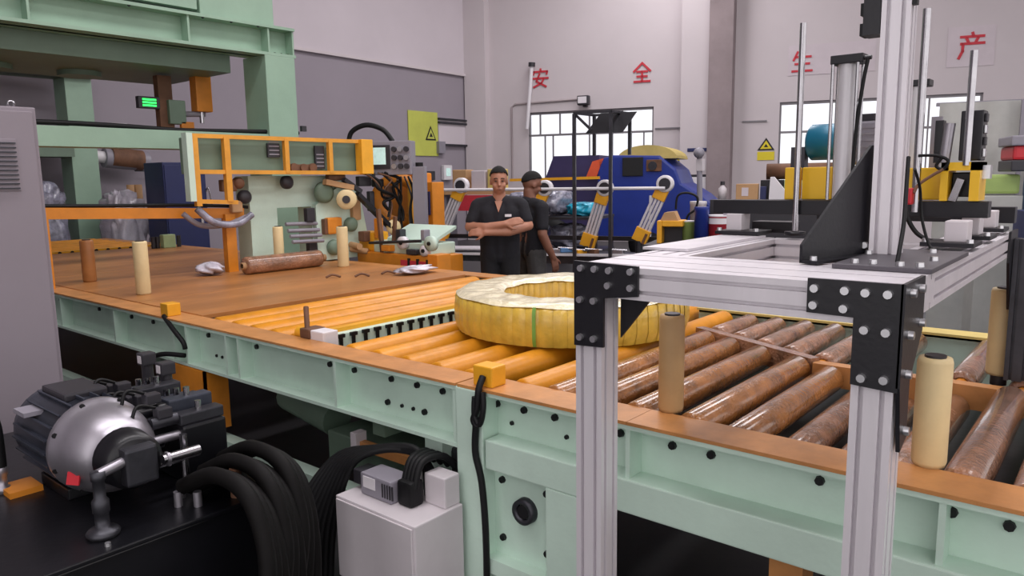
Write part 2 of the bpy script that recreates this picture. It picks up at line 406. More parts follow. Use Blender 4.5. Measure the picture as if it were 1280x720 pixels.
t = thing('wall_socket', 'small white box with a grey screen low on the left wall', 'box', L(-1.1, 0, 1.7))
lbox(MB(), -1.28, -.95, .01, .12, 1.62, 2.0).build('case', 'white_plastic', t, .02)
lbox(MB(), -1.2, -1.03, .12, .13, 1.72, 1.92).build('screen', 'screen_lit', t)
tag(lbox(MB(), -1.95, -1.6, .01, .1, 1.62, 1.85).build('wall_switch', 'dark_plastic', None, .02), 'small black switch box on the left wall below the poster', 'switch')
t = thing('wall_fan_unit', 'grey ducted unit with pipes mounted high on the left wall', 'unit', (-13.0, 5.6, 1.9))
MB().cyl((-13.0, 5.2, 2.06), (-13.0, 5.9, 2.0), .16, n=14).build('drum', 'grey_plastic', t)
MB().cyl((-13.0, 5.3, 2.07), (-13.0, 5.8, 2.02), .172, n=14).build('jacket', 'brown_rust', t)
MB().cyl((-13.0, 5.05, 2.08), (-13.0, 5.2, 2.07), .1, n=10).build('outlet', 'white_plastic', t)
for z in (1.86, 1.93): MB().cyl((-13.05, 5.7, z), (-13.05, 6.6, z - .02), .02, n=6).build('pipe', 'dark_steel', t)
# ------------------------------------------------------------------ conveyor, left bed
ZT = 0.85
lc = thing('roller_conveyor', 'long mint green conveyor bed with yellow rollers and brown deck on the left', 'conveyor', (-4.5, 2.0, 0))
def xbeam(name, x0, x1, y0, y1, z0, z1, out, parent, material='mint'):
    """channel along x: web on one side, flanges reaching to the outside"""
    b = MB(); web = 0.015; th = 0.016
    if out < 0: b.box(x0, x1, y0 + .08, y0 + .095, z0, z1); b.box(x0, x1, y0, y1, z1 - th, z1); b.box(x0, x1, y0, y1, z0, z0 + th)
    else: b.box(x0, x1, y0, y0 + web, z0, z1); b.box(x0, x1, y0, y1, z1 - th, z1); b.box(x0, x1, y0, y1, z0, z0 + th)
    return b.build(name, material, parent)
xbeam('side_beam', -11.5, -1.93, 1.965, 2.05, .60, .845, -1, lc)
xbeam('side_beam', -11.5, -1.93, 4.42, 4.52, .60, .845, 1, lc)
for x0, x1 in ((-11.5, -6.2), (-6.2, -4.1), (-4.1, -1.93)):
    MB().box(x0, x1 - .003, 1.96, 2.11, .846, .856).build('rail_cap', 'orange_rail', lc)
    MB().box(x0, x1 - .003, 4.34, 4.52, .846, .856).build('rail_cap', 'orange_rail', lc)
for x in (-1.945, -2.69, -3.5, -3.62, -4.05, -4.2, -5.0, -5.9, -6.8):
    MB().box(x - .008, x + .008, 1.968, 2.045, .616, .829).build('stiffener', 'mint', lc)
bm_d = bolt_mesh('bolt', .014, .012, 'bolt_dark'); bm_s = bolt_mesh('small_bolt', .009, .008, 'bolt_dark')
for x in (-4.9, -4.6, -3.93, -3.44, -2.82, -2.64, -2.39, -2.23, -2.08, -5.4, -6.1): place('bolt', bm_d, lc, (x, 2.045, .78), NEGY)
for x in (-2.42, -2.19): place('bolt', bm_d, lc, (x, 2.045, .672), NEGY)
for x in (-2.33, -2.26, -3.86, -3.8, -3.74): place('bolt', bm_s, lc, (x, 2.045, .672), NEGY)
for x in (-2.1, -4.1, -6.5, -9.0):
    MB().box(x - .05, x + .05, 2.0, 2.1, 0, .60).build('leg', 'mint', lc); MB().box(x - .05, x + .05, 4.42, 4.52, 0, .60).build('leg', 'mint', lc)
MB().box(-9.0, -2.15, 2.02, 2.1, .08, .2).build('floor_stringer', 'mint', lc)
for x in (-2.5, -4.6, -7.0): MB().box(x - .04, x + .04, 2.05, 4.45, .5, .6).build('cross_beam', 'mint_dull', lc)
MB().box(-4.1, -1.95, 2.1, 4.4, .602, .612).build('gap_shade_sheet', 'black_tank', lc)  # dark sheet added so the gaps between the rollers read as deep shade
# rollers: each one body + journal
def roller(name, parent, x, y0, y1, r, z, material, cap='dark_steel', n=18):
    b = MB(); b.lathe([(r * .55, 0), (r * .93, 0), (r, .012), (r, y1 - y0 - .012), (r * .93, y1 - y0), (r * .55, y1 - y0)], (x, y0, z), (0, 1, 0), n)
    o = b.build(name, material, parent)
    MB().cyl((x, y0 - .03, z), (x, y1 + .03, z), r * .5, n=10).build('journal', cap, o)
    return o
for i in range(5): roller('roller', lc, -2.77 + .192 * i, 2.12, 4.30, .066, .80, 'yellow_roller')
for i in range(5): roller('roller', lc, -3.98 + .19 * i, 2.12, 4.30, .088, .775, 'yellow_roller')
for i in range(8): roller('roller', lc, -11.3 + .22 * i, 2.12, 4.30, .085, .79, 'yellow_roller')
br = MB().box(-3.06, -3.0, 2.16, 4.30, .70, .865).build('bolt_rail', 'mint', lc)
MB().box(-3.1, -3.055, 2.16, 4.30, .70, .885).build('clamp_strip', 'yellow_paint', br)
hm = MB().box(0, .012, -.008, .008, -.055, .012).box(0, .016, -.02, .02, .004, .022).mesh('clamp_bolt', 'bolt_dark')
for i in range(27): place('clamp_bolt', hm, br, (-3.0, 2.24 + .078 * i, .845))
MB().box(-3.12, -2.96, 2.11, 2.2, .80, .90).build('end_block', 'white_plastic', lc, .006)
MB().cyl((-3.1, 2.12, .88), (-3.16, 2.16, 1.0), .013, n=8).build('clamp_lever', 'brown_rust', lc)
MB().cyl((-3.12, 2.14, .87), (-3.2, 2.14, .87), .03, n=12).build('clamp_knob', 'yellow_paint', lc)
MB().box(-3.14, -3.06, 2.1, 2.2, .855, .905).build('clamp_body', 'brown_rust', lc, .008)
# deck plates across the bed
for k, (x0, x1) in enumerate(((-9.3, -8.1), (-8.1, -6.9), (-6.9, -5.8), (-5.8, -4.95), (-4.95, -4.12))):
    MB().box(x0 + .006, x1 - .006, 2.11, 4.34, .835, .862).build('deck_plate', 'deck_brown', lc, .003)
MB().box(-9.42, -9.32, 2.11, 4.34, .80, .88).build('edge_rail', 'yellow_paint', lc)
hole = MB().cyl((0, 0, 0), (.006, 0, 0), .02, n=8).mesh('slot', 'bolt_dark')
for i in range(16): place('slot', hole, lc, (-9.32, 2.25 + .13 * i, .862))
def guide_roller(parent, x, y, z0, h, r, material='beige_tube', cap='dark_steel'):
    o = MB().lathe([(r * .5, h), (r * .92, h), (r, h - .012), (r, .012), (r * .92, 0), (r * .5, 0)], (x, y, z0), (0, 0, 1), 18).build('guide_roller', material, parent)
    MB().cyl((x, y, z0 - .04), (x, y, z0 + h + .006), r * .62, n=10).build('spindle', cap, o)
guide_roller(lc, -5.27, 2.29, .862, .37, .048); guide_roller(lc, -6.35, 2.35, .862, .33, .05, 'deck_brown')
guide_roller(lc, -5.43, 4.13, .862, .36, .05); guide_roller(lc, -5.85, 3.75, .862, .37, .045)
b = MB().box(-4.36, -4.27, 1.98, 2.06, .856, .93).build('stop_block', 'yellow_paint', lc, .006)
MB().tube([(-4.3, 1.97, .86), (-4.15, 1.95, .80), (-4.06, 1.955, .74), (-4.05, 1.96, .70)], .014, 8).build('sensor_cable', 'black_rubber', b)
MB().tube([(-4.06, 1.96, .66), (-4.2, 1.9, .66), (-4.36, 1.9, .6), (-4.42, 1.92, .46), (-4.4, 1.97, .38)], .014, 8).build('cable_loop', 'black_rubber', lc)
# orange bracket under the bed
ob = MB().box(-4.25, -3.86, 1.96, 1.975, .36, .595).box(-3.875, -3.86, 1.96, 2.1, .25, .595).box(-4.25, -4.24, 1.96, 2.1, .36, .595).build('support_bracket', 'orange_paint', lc)
# gearmotor hung under the bed near the joint
gm = MB().box(-2.95, -2.3, 2.1, 2.36, .26, .42).build('drive_housing', 'mint_dull', lc, .01)
MB().box(-2.62, -2.2, 2.02, 2.05, .42, .46).build('drive_bracket', 'orange_rail', gm)
MB().box(-2.64, -2.6, 2.0, 2.06, .38, .5).build('bracket_end', 'box_white', gm); MB().box(-2.22, -2.18, 2.0, 2.06, .38, .5).build('bracket_end', 'box_white', gm)
MB().cyl((-3.4, 2.2, .5), (-3.0, 2.2, .44), .09, n=14).build('drive_motor', 'mint_dull', gm)
MB().box(-2.2, -1.96, 2.05, 2.3, .36, .55).build('gear_case', 'dark_plastic', gm, .02)
# far yellow strip lamp line: orange post and bar with a cable on it (feed fence)
ff = thing('feed_fence', 'orange post and cross bar with black cable over the left deck', 'fence', (-6.2, 1.98, .85))
MB().box(-6.25, -6.17, 1.96, 2.04, .856, 1.46).build('post', 'orange_paint', ff)
MB().bar((-6.2, 2.0, 1.42), (-5.98, 3.5, 1.36), .05, .085).build('cross_bar', 'orange_paint', ff)
MB().tube([(-6.2, 1.98, 1.475), (-6.15, 2.4, 1.462), (-6.08, 2.9, 1.45), (-6.02, 3.3, 1.43), (-5.98, 3.55, 1.41)], .014, 8).build('cable', 'black_rubber', ff)
MB().bar((-5.98, 3.36, .862), (-5.98, 3.36, 1.36), .07, .09, (0, 1, 0)).build('post', 'orange_paint', ff)
MB().tube([(-5.95, 2.95, 1.38), (-5.93, 3.08, 1.28), (-5.93, 3.3, 1.27), (-5.93, 3.5, 1.33)], .022, 8).build('hose', 'grey_plastic', ff)
# film roll lying on the deck
fr = thing('film_roll', 'brownish roll of packing film lying on the deck before the green machine', 'roll', (-5.7, 3.5, .86))
MB().lathe([(.03, 0), (.07, 0), (.075, .02), (.075, .72), (.07, .74), (.03, .74)], (-5.66, 3.3, .937), (0, 1, 0), 18).build('film', 'film_roller', fr)
MB().lathe([(.022, -.03), (.03, -.03), (.03, .8), (.022, .8)], (-5.66, 3.3, .937), (0, 1, 0), 12).build('core', 'cardboard', fr)
sc = MB()
def crumple(mb, c, r, n=14, k=9, amp=.35):
    rr = random.Random(int(abs(c[0] * 977 + c[1] * 131)) + n)
    ph = [(rr.uniform(0, 6), rr.uniform(2, 7), rr.uniform(2, 6)) for _ in range(4)]
    def fn(u, v):
        a = u * 2 * math.pi; t = v * math.pi
        q = 1 + amp * sum(math.sin(p + f * a + g * t) for p, f, g in [(ph[0][0], round(ph[0][1]), ph[0][2]), (ph[1][0], round(ph[1][1]), ph[1][2]), (ph[2][0], round(ph[2][1]), ph[2][2])]) / 3
        return Vector(c) + Vector((r[0] * math.sin(t) * math.cos(a) * q, r[1] * math.sin(t) * math.sin(a) * q, -r[2] * math.cos(t) * (q * .5 + .5)))
    return mb.grid(fn, n * 2, k * 2, True, True)
tag(crumple(MB(), (-5.9, 3.12, .92), (.12, .1, .05)).build('film_scrap', 'clear_film'), 'crumpled purple-white film scrap beside the film roll', 'scrap')
for i, (x, y, lb) in enumerate(((-4.9, 3.55, 'left of four rust-brown offcuts lying on the deck'), (-4.75, 3.72, 'second of four rust-brown offcuts lying on the deck'), (-4.7, 3.95, 'third of four rust-brown offcuts lying on the deck'), (-4.62, 4.1, 'right of four rust-brown offcuts lying on the deck'))):
    tag(MB().tube([(x, y, .868), (x + .02, y + .05, .885), (x + .07, y + .09, .868)], .009, 6, 4).build('offcut', 'brown_rust'), lb, 'offcut', 'offcuts on the deck')
tag(crumple(MB(), (-4.5, 4.15, .9), (.1, .18, .03)).build('film_scrap', 'clear_film'), 'whitish crumpled film lying at the far deck edge', 'scrap')

# ------------------------------------------------------------------ conveyor, right bed
rc = thing('roller_conveyor', 'mint green conveyor section with film-wrapped brown rollers on the right', 'conveyor', (-.7, 2.0, 0))
X0, X1 = -1.92, .75
b = MB(); b.box(X0, X1, 2.045, 2.06, .66, .845); b.box(X0, X1, 1.965, 2.065, .83, .845)
b.build('side_beam', 'mint', rc)
b = MB(); b.box(-1.78, X1, 1.955, 2.1, .555, .668).build('lower_beam', 'mint', rc, .006)
MB().box(X0, -1.18, 1.96, 2.12, .846, .857).build('rail_cap', 'orange_rail', rc)
MB().box(-1.178, X1, 1.96, 2.12, .846, .857).build('rail_cap', 'orange_rail', rc)
xbeam('side_beam', X0, X1, 4.0, 4.1, .56, .85, 1, rc)
MB().box(X0, X1, 3.97, 4.1, .85, .862).build('rail_cap', 'khaki', rc)
for x in (-1.912, -1.18, -.3, .4): MB().box(x - .008, x + .008, 1.97, 2.045, .668, .83).build('stiffener', 'mint', rc)
for x in (-1.79, -1.66, -1.52, -1.25, -1.06, -.93, -.61, -.29, -.17, .1): place('bolt', bm_d, rc, (x, 2.045, .782), NEGY)
for x in (-1.72, -1.47): place('bolt', bm_s, rc, (x, 2.045, .72), NEGY)
MB().box(-1.925, -1.79, 1.955, 2.1, 0, .845).build('leg', 'mint', rc, .004)
MB().box(-1.5, -1.34, 1.955, 2.1, 0, .555).build('leg', 'mint', rc, .004)
bp_ = MB().box(-1.79, -1.5, 2.02, 2.05, .12, .555).build('bearing_plate', 'mint', rc)
MB().lathe([(.03, .01), (.03, .03), (.048, .03), (.05, .0)], (-1.635, 2.02, .41), (0, -1, 0), 24).build('bearing_ring', 'dark_steel', bp_)
MB().cyl((-1.635, 2.03, .41), (-1.635, 1.995, .41), .026, n=18).build('shaft_end', 'bolt_dark', bp_)
for x in (-1.75, -1.54):
    for z in (.5, .27): place('bolt', bm_d, bp_, (x, 2.02, z), NEGY)
MB().box(-1.79, -1.5, 1.96, 2.02, .14, .2).build('bottom_plate', 'mint', rc)
for x in (-.72, .5):
    MB().box(x - .05, x + .05, 2.12, 2.22, 0, .56).build('leg', 'orange_rail' if x < 0 else 'mint', rc)
for x in (-1.85, -.7, .5): MB().box(x - .05, x + .05, 4.0, 4.1, 0, .56).build('leg', 'mint', rc)
MB().box(-1.3, .7, 2.5, 2.6, .5, .56).build('cross_beam', 'dark_steel', rc); MB().box(-1.9, .7, 3.0, 3.2, .5, .6).build('cross_beam', 'mint_dull', rc)
MB().box(X0 + .02, X1, 2.1, 3.98, .60, .615).build('gap_shade_sheet', 'black_tank', rc)  # added black sheet standing for the shade below these rollers
def split(x):
    pts = [(-2.0, 3.62), (-1.65, 3.45), (-1.0, 3.13), (-.55, 3.14), (1.0, 3.10)]
    for (a, ya), (c, yc) in zip(pts[:-1], pts[1:]):
        if a <= x <= c: return ya + (yc - ya) * (x - a) / (c - a)
    return 3.1
MB().bar((-1.66, 3.47, .815), (-.98, 3.14, .815), .05, .09).build('split_rail', 'film_roller', rc)
MB().bar((-.98, 3.14, .80), (X1, 3.12, .80), .06, .09).build('split_rail', 'orange_rail', rc)
near = [(-1.73, 0, 'yellow_roller'), (-1.58, 0, 'wrapped_roller'), (-1.42, 0, 'wrapped_roller'), (-1.24, 0, 'wrapped_roller'), (-1.04, 0, 'wrapped_roller'), (-.90, -.02, 'wrapped_roller'), (-.765, -.075, 'film_roller'), (-.62, -.1, 'film_roller'), (-.46, -.06, 'film_roller'), (-.285, 0, 'film_roller'), (-.13, 0, 'film_roller'), (.03, 0, 'film_roller'), (.19, 0, 'film_roller'), (.35, 0, 'film_roller'), (.51, 0, 'film_roller')]
for x, dz, m in near:
    yend = 3.93 if x < -1.66 else split(x) - .04
    roller('roller', rc, x, 2.12, yend, .055, .815 + dz, m)
for x in (-1.58, -1.43, -1.28, -1.13, -.97, -.76, -.46, -.26, -.08, .1, .28, .46):
    roller('roller', rc, x, split(x) + .08, 3.93, .052, .815, 'film_roller', 'orange_paint')
guide_roller(rc, -1.125, 2.15, .857, .32, .041, 'tan_tube'); guide_roller(rc, -.367, 2.145, .857, .29, .042)
guide_roller(rc, -.35, 3.30, .857, .33, .045)
b = MB().box(-1.86, -1.765, 1.985, 2.065, .857, .935).build('stop_block', 'yellow_paint', rc, .006)
MB().tube([(-1.80, 1.975, .90), (-1.795, 1.945, .86), (-1.80, 1.94, .79), (-1.815, 1.935, .745), (-1.80, 1.935, .72)], .013, 8).tube([(-1.78, 1.95, .85), (-1.77, 1.94, .79), (-1.785, 1.935, .73), (-1.81, 1.935, .76), (-1.812, 1.94, .83)], .011, 8).build('sensor_cable', 'black_rubber', b)
MB().tube([(-1.805, 1.94, .75), (-1.815, 1.94, .62), (-1.79, 1.945, .5), (-1.775, 1.945, .3), (-1.78, 1.95, .02)], .013, 8).build('cable', 'black_rubber', rc)

# ------------------------------------------------------------------ wrapped steel coil
co = thing('wrapped_coil', 'large steel coil ring wrapped in yellow film lying flat on the rollers', 'coil', (-2.21, 3.11, .872))
cx, cy, R0, RI, zb, zt = -2.21, 3.11, .59, .347, .872, 1.052
MB().lathe([(RI + .012, zb), (RI + .012, zt - .01), (R0 - .02, zt - .01), (R0 - .02, zb), (RI + .012, zb)], (cx, cy, 0), (0, 0, 1), 64).build('coil_body', 'coil_inner', co)
NB = 58
for k in range(NB):
    a0 = 2 * math.pi * k / NB; a1 = 2 * math.pi * (k + 1.08) / NB
    lift = .004 + .004 * random.random()
    prof = [(RI + .006, zb + .01), (RI + .004, zt - .02), (RI + .02, zt), (R0 - .03, zt + .002), (R0 - .004, zt - .012), (R0 + .002, zt - .06), (R0 + .003, zb + .05), (R0 - .012, zb + .002)]
    def fn(u, v, a0=a0, a1=a1, lift=lift):
        i = min(int(v * 7 + 1e-6), 6); w = v * 7 - i
        r = prof[i][0] + (prof[i + 1][0] - prof[i][0]) * w; z = prof[i][1] + (prof[i + 1][1] - prof[i][1]) * w
        a = a0 + (a1 - a0) * u
        bulge = lift * math.sin(math.pi * u) + .004 * (1 - u)
        rr = r + (bulge if r > .47 else -bulge)
        return Vector((cx + rr * math.cos(a), cy + rr * math.sin(a), z + (bulge * .4 if z > zt - .03 else 0)))
    MB().grid(fn, 4, 8).build('wrap_band', 'coil_yellow', co)
ga0 = math.radians(-71)
MB().grid(lambda u, v: Vector((cx + (R0 + .016 - .012 * abs(2 * v - 1) ** 6) * math.cos(ga0 + .028 * u), cy + (R0 + .016 - .012 * abs(2 * v - 1) ** 6) * math.sin(ga0 + .028 * u), zb + .004 + (zt - zb) * v)), 3, 10).build('green_strap', 'green_strap', co, label='thin green strap line')
def ftop(u, v):
    a = u * 2 * math.pi; r = RI - .004 + (R0 + .004 - RI) * v
    z = zt + .015 - (.02 if v < .05 else 0) - (.016 if v > .95 else 0) + .003 * math.sin(a * 29) * math.sin(v * 3.1) + .003 * math.sin(a * 11 + v * 9)
    return Vector((cx + r * math.cos(a), cy + r * math.sin(a), z))
MB().grid(ftop, 116, 9, True, True).build('top_film', 'coil_film_glare', co, label='crinkled film with painted white glare over the coil top')
# ------------------------------------------------------------------ aluminium gantry over the right bed
gf = thing('gantry_frame', 'aluminium profile gantry with black corner plates standing over the right rollers', 'gantry', (-.72, 1.62, 0))
def profile(w, h, nw, nh, sw=.010, sd=.014):
    """outline of a slotted extrusion, centred"""
    pts = []
    def side(a, b, n, inward):
        a = Vector(a); b = Vector(b); d = (b - a).normalized(); L_ = (b - a).length; inn = Vector(inward)
        pts.append(a)
        for k in range(n):
            c = a + d * L_ * (k + .5) / n
            pts.extend([c - d * sw / 2, c - d * sw / 2 + inn * sd, c + d * sw / 2 + inn * sd, c + d * sw / 2])
    side((-w / 2, -h / 2), (w / 2, -h / 2), nw, (0, 1)); side((w / 2, -h / 2), (w / 2, h / 2), nh, (-1, 0))
    side((w / 2, h / 2), (-w / 2, h / 2), nw, (0, -1)); side((-w / 2, h / 2), (-w / 2, -h / 2), nh, (1, 0))
    return pts
def extr(axis, x0, x1, y0, y1, z0, z1, n1, n2):
    if axis == 'z':
        pr = profile(x1 - x0, y1 - y0, n1, n2); return MB().prism([((x0 + x1) / 2 + p.x, (y0 + y1) / 2 + p.y, z0) for p in pr], (0, 0, z1 - z0))
    if axis == 'x':
        pr = profile(y1 - y0, z1 - z0, n1, n2); return MB().prism([(x0, (y0 + y1) / 2 + p.x, (z0 + z1) / 2 + p.y) for p in pr], (x1 - x0, 0, 0))
    pr = profile(x1 - x0, z1 - z0, n1, n2); return MB().prism([((x0 + x1) / 2 + p.x, y0, (z0 + z1) / 2 + p.y) for p in pr], (0, y1 - y0, 0))
extr('z', -1.106, -1.026, 1.58, 1.66, 0, 1.32, 2, 2).build('post', 'aluminium', gf)
extr('z', -.420, -.340, 1.58, 1.66, 0, 1.32, 2, 2).build('post', 'aluminium', gf)
extr('z', -.325, -.245, 3.2, 3.28, .86, 1.38, 2, 2).build('post', 'dark_steel', gf)
extr('x', -1.106, -.335, 1.58, 1.90, 1.32, 1.40, 3, 2).build('front_beam', 'aluminium', gf)
extr('y', -.500, -.335, 1.901, 3.30, 1.32, 1.40, 3, 2).build('side_beam', 'aluminium', gf)
extr('y', -1.106, -.95, 1.901, 2.63, 1.32, 1.40, 3, 2).build('side_beam', 'aluminium', gf)
extr('x', -.949, -.501, 2.55, 2.63, 1.32, 1.40, 2, 2).build('rear_beam', 'aluminium', gf)
MB().box(-1.15, -1.0, 2.0, 2.6, 1.401, 1.409).build('cover_strip', 'aluminium', gf)
pl = MB().prism([(-1.106, 1.572, 1.409), (-.917, 1.572, 1.405), (-.917, 1.572, 1.33), (-1.016, 1.572, 1.318), (-1.016, 1.572, 1.19), (-1.106, 1.572, 1.186)], (0, .008, 0)).build('corner_plate', 'black_plate', gf)
MB().prism([(-1.02, 1.662, 1.318), (-.925, 1.662, 1.318), (-1.02, 1.662, 1.2)], (0, .008, 0)).build('gusset', 'black_plate', gf)
pr_ = MB().prism([(-.513, 1.572, 1.407), (-.331, 1.572, 1.407), (-.331, 1.572, 1.19), (-.42, 1.572, 1.195), (-.42, 1.572, 1.333), (-.513, 1.572, 1.335)], (0, .008, 0)).build('corner_plate', 'black_plate', gf)
ps_ = MB().prism([(-.335, 1.572, 1.407), (-.335, 1.745, 1.407), (-.335, 1.745, 1.29), (-.335, 1.655, 1.2), (-.335, 1.655, 1.08), (-.335, 1.605, 1.06), (-.335, 1.572, 1.2)], (.008, 0, 0)).build('corner_plate', 'black_plate', gf)
MB().prism([(-.335, 3.12, 1.41), (-.335, 3.31, 1.41), (-.335, 3.31, 1.12), (-.335, 3.22, 1.12), (-.335, 3.12, 1.3)], (.008, 0, 0)).build('corner_plate', 'black_plate', gf)
bs = bolt_mesh('bolt', .0095, .010, 'bolt_steel', 10)
for x, z in ((-1.082, 1.391), (-1.04, 1.391), (-.997, 1.39), (-.935, 1.391), (-1.0, 1.352), (-.935, 1.351), (-1.085, 1.309), (-1.043, 1.309), (-1.085, 1.21), (-1.043, 1.21)): place('bolt', bs, pl, (x, 1.572, z), NEGY)
for x, z in ((-.497, 1.387), (-.437, 1.387), (-.398, 1.386), (-.357, 1.386), (-.498, 1.352), (-.438, 1.35), (-.397, 1.311), (-.357, 1.31), (-.398, 1.212), (-.356, 1.214)): place('bolt', bs, pr_, (x, 1.572, z), NEGY)
for y, z in ((1.62, 1.385), (1.7, 1.385), (1.72, 1.31), (1.62, 1.3), (1.62, 1.22), (1.63, 1.1)): place('bolt', bs, ps_, (-.327, y, z), POSX)
# mast, base plate and gusset on the corner of the gantry
ma = extr('z', -.532, -.464, 2.1, 2.165, 1.412, 2.75, 2, 2).build('mast', 'aluminium', gf)
bpl = MB().box(-.54, -.33, 1.82, 2.28, 1.4005, 1.412).build('base_plate', 'aluminium_slot', gf, .002)
for x, y in ((-.5, 1.86), (-.46, 1.86), (-.4, 1.85), (-.36, 1.85), (-.36, 2.0), (-.4, 2.2)): place('bolt', bs, bpl, (x, y, 1.412))
g0 = Vector((-.632, 1.868, 1.403)); g1 = Vector((-.545, 2.13, 1.403)); gd = (g1 - g0).normalized(); gn = Vector((gd.y, -gd.x, 0))
gz = Vector((0, 0, 1))
gu = MB().prism([g0, g0 + gz * .045, g1 - gd * .012 + gz * .29, g1 + gz * .29, g1], gn * .008).build('mast_gusset', 'black_plate', gf)
MB().prism([g0, g0 + gn * .05, g1 + gn * .05, g1], gz * .008).build('gusset_foot', 'black_plate', gu)
for k in (.06, .9): place('bolt', bs, gu, g0 + gd * .27 * k + gn * .028 + gz * .008)
place('bolt', bs, gu, g1 - gd * .02 + gz * .03 + gn * .008, NEGY)
MB().box(-.575, -.534, 2.1, 2.16, 1.97, 2.6).build('cable_track', 'black_plate', ma)
for z in (1.97, 2.02, 2.07, 2.12): MB().box(-.582, -.575, 2.1, 2.15, z, z + .03).build('track_link', 'black_rubber', ma)
MB().box(-.463, -.452, 2.1, 2.12, 2.03, 2.06).build('clip', 'bolt_dark', ma)
MB().tube([(-.448, 2.09, 1.66), (-.44, 2.05, 1.58), (-.43, 2.0, 1.5), (-.425, 1.95, 1.44), (-.424, 1.93, 1.413)], .005, 8).build('cable', 'black_rubber', ma)
MB().tube([(-.455, 2.2, 1.63), (-.45, 2.25, 1.58), (-.445, 2.27, 1.5), (-.42, 2.25, 1.43), (-.4, 2.23, 1.415)], .004, 8).build('cable', 'black_rubber', ma)

# ------------------------------------------------------------------ lifting head carried by the gantry
lh = thing('lifting_head', 'black cross bar with air cylinders, guide rods and yellow blocks on the gantry', 'machine', (-.75, 2.62, 1.41))
MB().box(-1.2, -.335, 2.6, 2.66, 1.484, 1.533).build('cross_bar', 'black_plate', lh, .002)
MB().box(-1.05, -.34, 3.3, 3.36, 1.43, 1.49).build('rear_bar', 'black_plate', lh, .002)
def foot(x0, x1, y0, y1, px0, px1):
    o = MB().box(x0, x1, y0, y1, 1.424, 1.484).build('bearing_block', 'box_white', lh, .004)
    MB().box(px0, px1, y0 - .03, y1 + .03, 1.411, 1.424).build('foot_plate', 'black_plate', o, .002)
    for x in (px0 + .012, px1 - .012): place('bolt', bs, o, (x, y0 - .015, 1.424))
foot(-1.14, -1.083, 2.58, 2.66, -1.17, -1.01); foot(-.415, -.357, 2.42, 2.5, -.47, -.335); foot(-.42, -.37, 2.72, 2.8, -.45, -.335); foot(-.43, -.375, 3.1, 3.18, -.46, -.345)
def block(x0, x1, y0, y1, z0, z1, m='bright_yellow', nm='yellow_block'): return MB().box(x0, x1, y0, y1, z0, z1).build(nm, m, lh, .004)
block(-.948, -.915, 2.62, 2.7, 1.535, 1.645); block(-.895, -.795, 2.64, 2.76, 1.535, 1.645)
block(-.60, -.45, 2.66, 2.76, 1.535, 1.636)
b = MB()
for x0, x1, z0, z1 in ((-.462, -.442, 1.535, 1.65), (-.385, -.36, 1.535, 1.65), (-.462, -.36, 1.625, 1.65)): b.box(x0, x1, 2.58, 2.7, z0, z1)
b.build('yellow_bracket', 'bright_yellow', lh)
MB().box(-.442, -.385, 2.64, 2.7, 1.545, 1.62).build('sensor', 'black_plate', lh, .004); MB().bar((-.43, 2.6, 1.535), (-.41, 2.6, 1.6), .02, .02).build('pin', 'steel', lh)
for nm, x, y, z0, z1, r in (('guide_rod', -.893, 2.585, 1.43, 2.115, .0105), ('guide_rod', -.527, 2.58, 1.5, 2.105, .0115), ('guide_rod', -.398, 2.585, 1.64, 1.97, .0105)):
    MB().cyl((x, y, z0), (x, y, z1), r, n=14).build(nm, 'steel', lh)
MB().lathe([(.011, .012), (.035, .012), (.035, 0), (.011, 0)], (-.893, 2.585, 1.415), (0, 0, 1), 16).build('rod_collar', 'black_plate', lh)
cy_ = MB().cyl((-.756, 2.62, 1.536), (-.756, 2.62, 1.972), .029, n=22).build('air_cylinder', 'grey_plastic', lh)
M['cyl_alu'] = mat('cyl_alu', (206, 204, 208), .38, .15, .03)
cy_.data.materials[0] = M['cyl_alu']
MB().box(-.802, -.702, 2.585, 2.655, 1.972, 2.0).build('end_cap', 'black_plate', cy_, .003)
for x in (-.794, -.718):
    for y in (2.59, 2.65): MB().cyl((x, y, 1.536), (x, y, 1.972), .0055, n=8).build('tie_rod', 'steel', cy_)
MB().cyl((-.702, 2.6, 1.985), (-.68, 2.6, 1.985), .007, n=8).build('fitting', 'black_plate', cy_)
MB().tube([(-.69, 2.6, 1.985), (-.70, 2.59, 1.9), (-.712, 2.585, 1.75), (-.715, 2.58, 1.6)], .006, 6).build('air_hose', 'black_rubber', cy_)
cy2 = MB().cyl((-.585, 2.8, 1.536), (-.585, 2.8, 1.9), .026, n=18).build('air_cylinder', 'cyl_alu', lh)
MB().box(-.625, -.545, 2.77, 2.83, 1.9, 1.922).build('end_cap', 'black_plate', cy2, .003)
# teal motor and gearbox behind
mo = MB().lathe([(.0, 0), (.05, 0), (.064, .012), (.064, .13), (.056, .145), (0, .145)], (-.935, 2.82, 1.735), (1, 0, 0), 24).build('teal_motor', 'teal_motor', lh)
MB().box(-.79, -.77, 2.79, 2.86, 1.66, 1.81).build('motor_flange', 'dark_steel', mo)
gb = MB().box(-.77, -.70, 2.79, 2.87, 1.65, 1.80).build('gearbox', 'cast_alu', lh, .008)
for k in range(6): MB().box(-.775, -.696, 2.784, 2.876, 1.665 + k * .022, 1.672 + k * .022).build('cooling_fin', 'cast_alu', gb)
MB().box(-.76, -.71, 2.8, 2.86, 1.80, 1.825).build('terminal_box', 'dark_plastic', gb, .004)
MB().box(-.99, -.94, 2.79, 2.83, 1.6, 1.72).build('motor_bracket', 'dark_steel', lh)
MB().box(-.535, -.505, 2.78, 2.8, 1.63, 1.80).build('sensor_plate', 'grey_plastic', lh)
vb = MB().box(-.432, -.372, 2.66, 2.74, 1.655, 1.805).build('valve_block', 'black_plate', lh, .004)
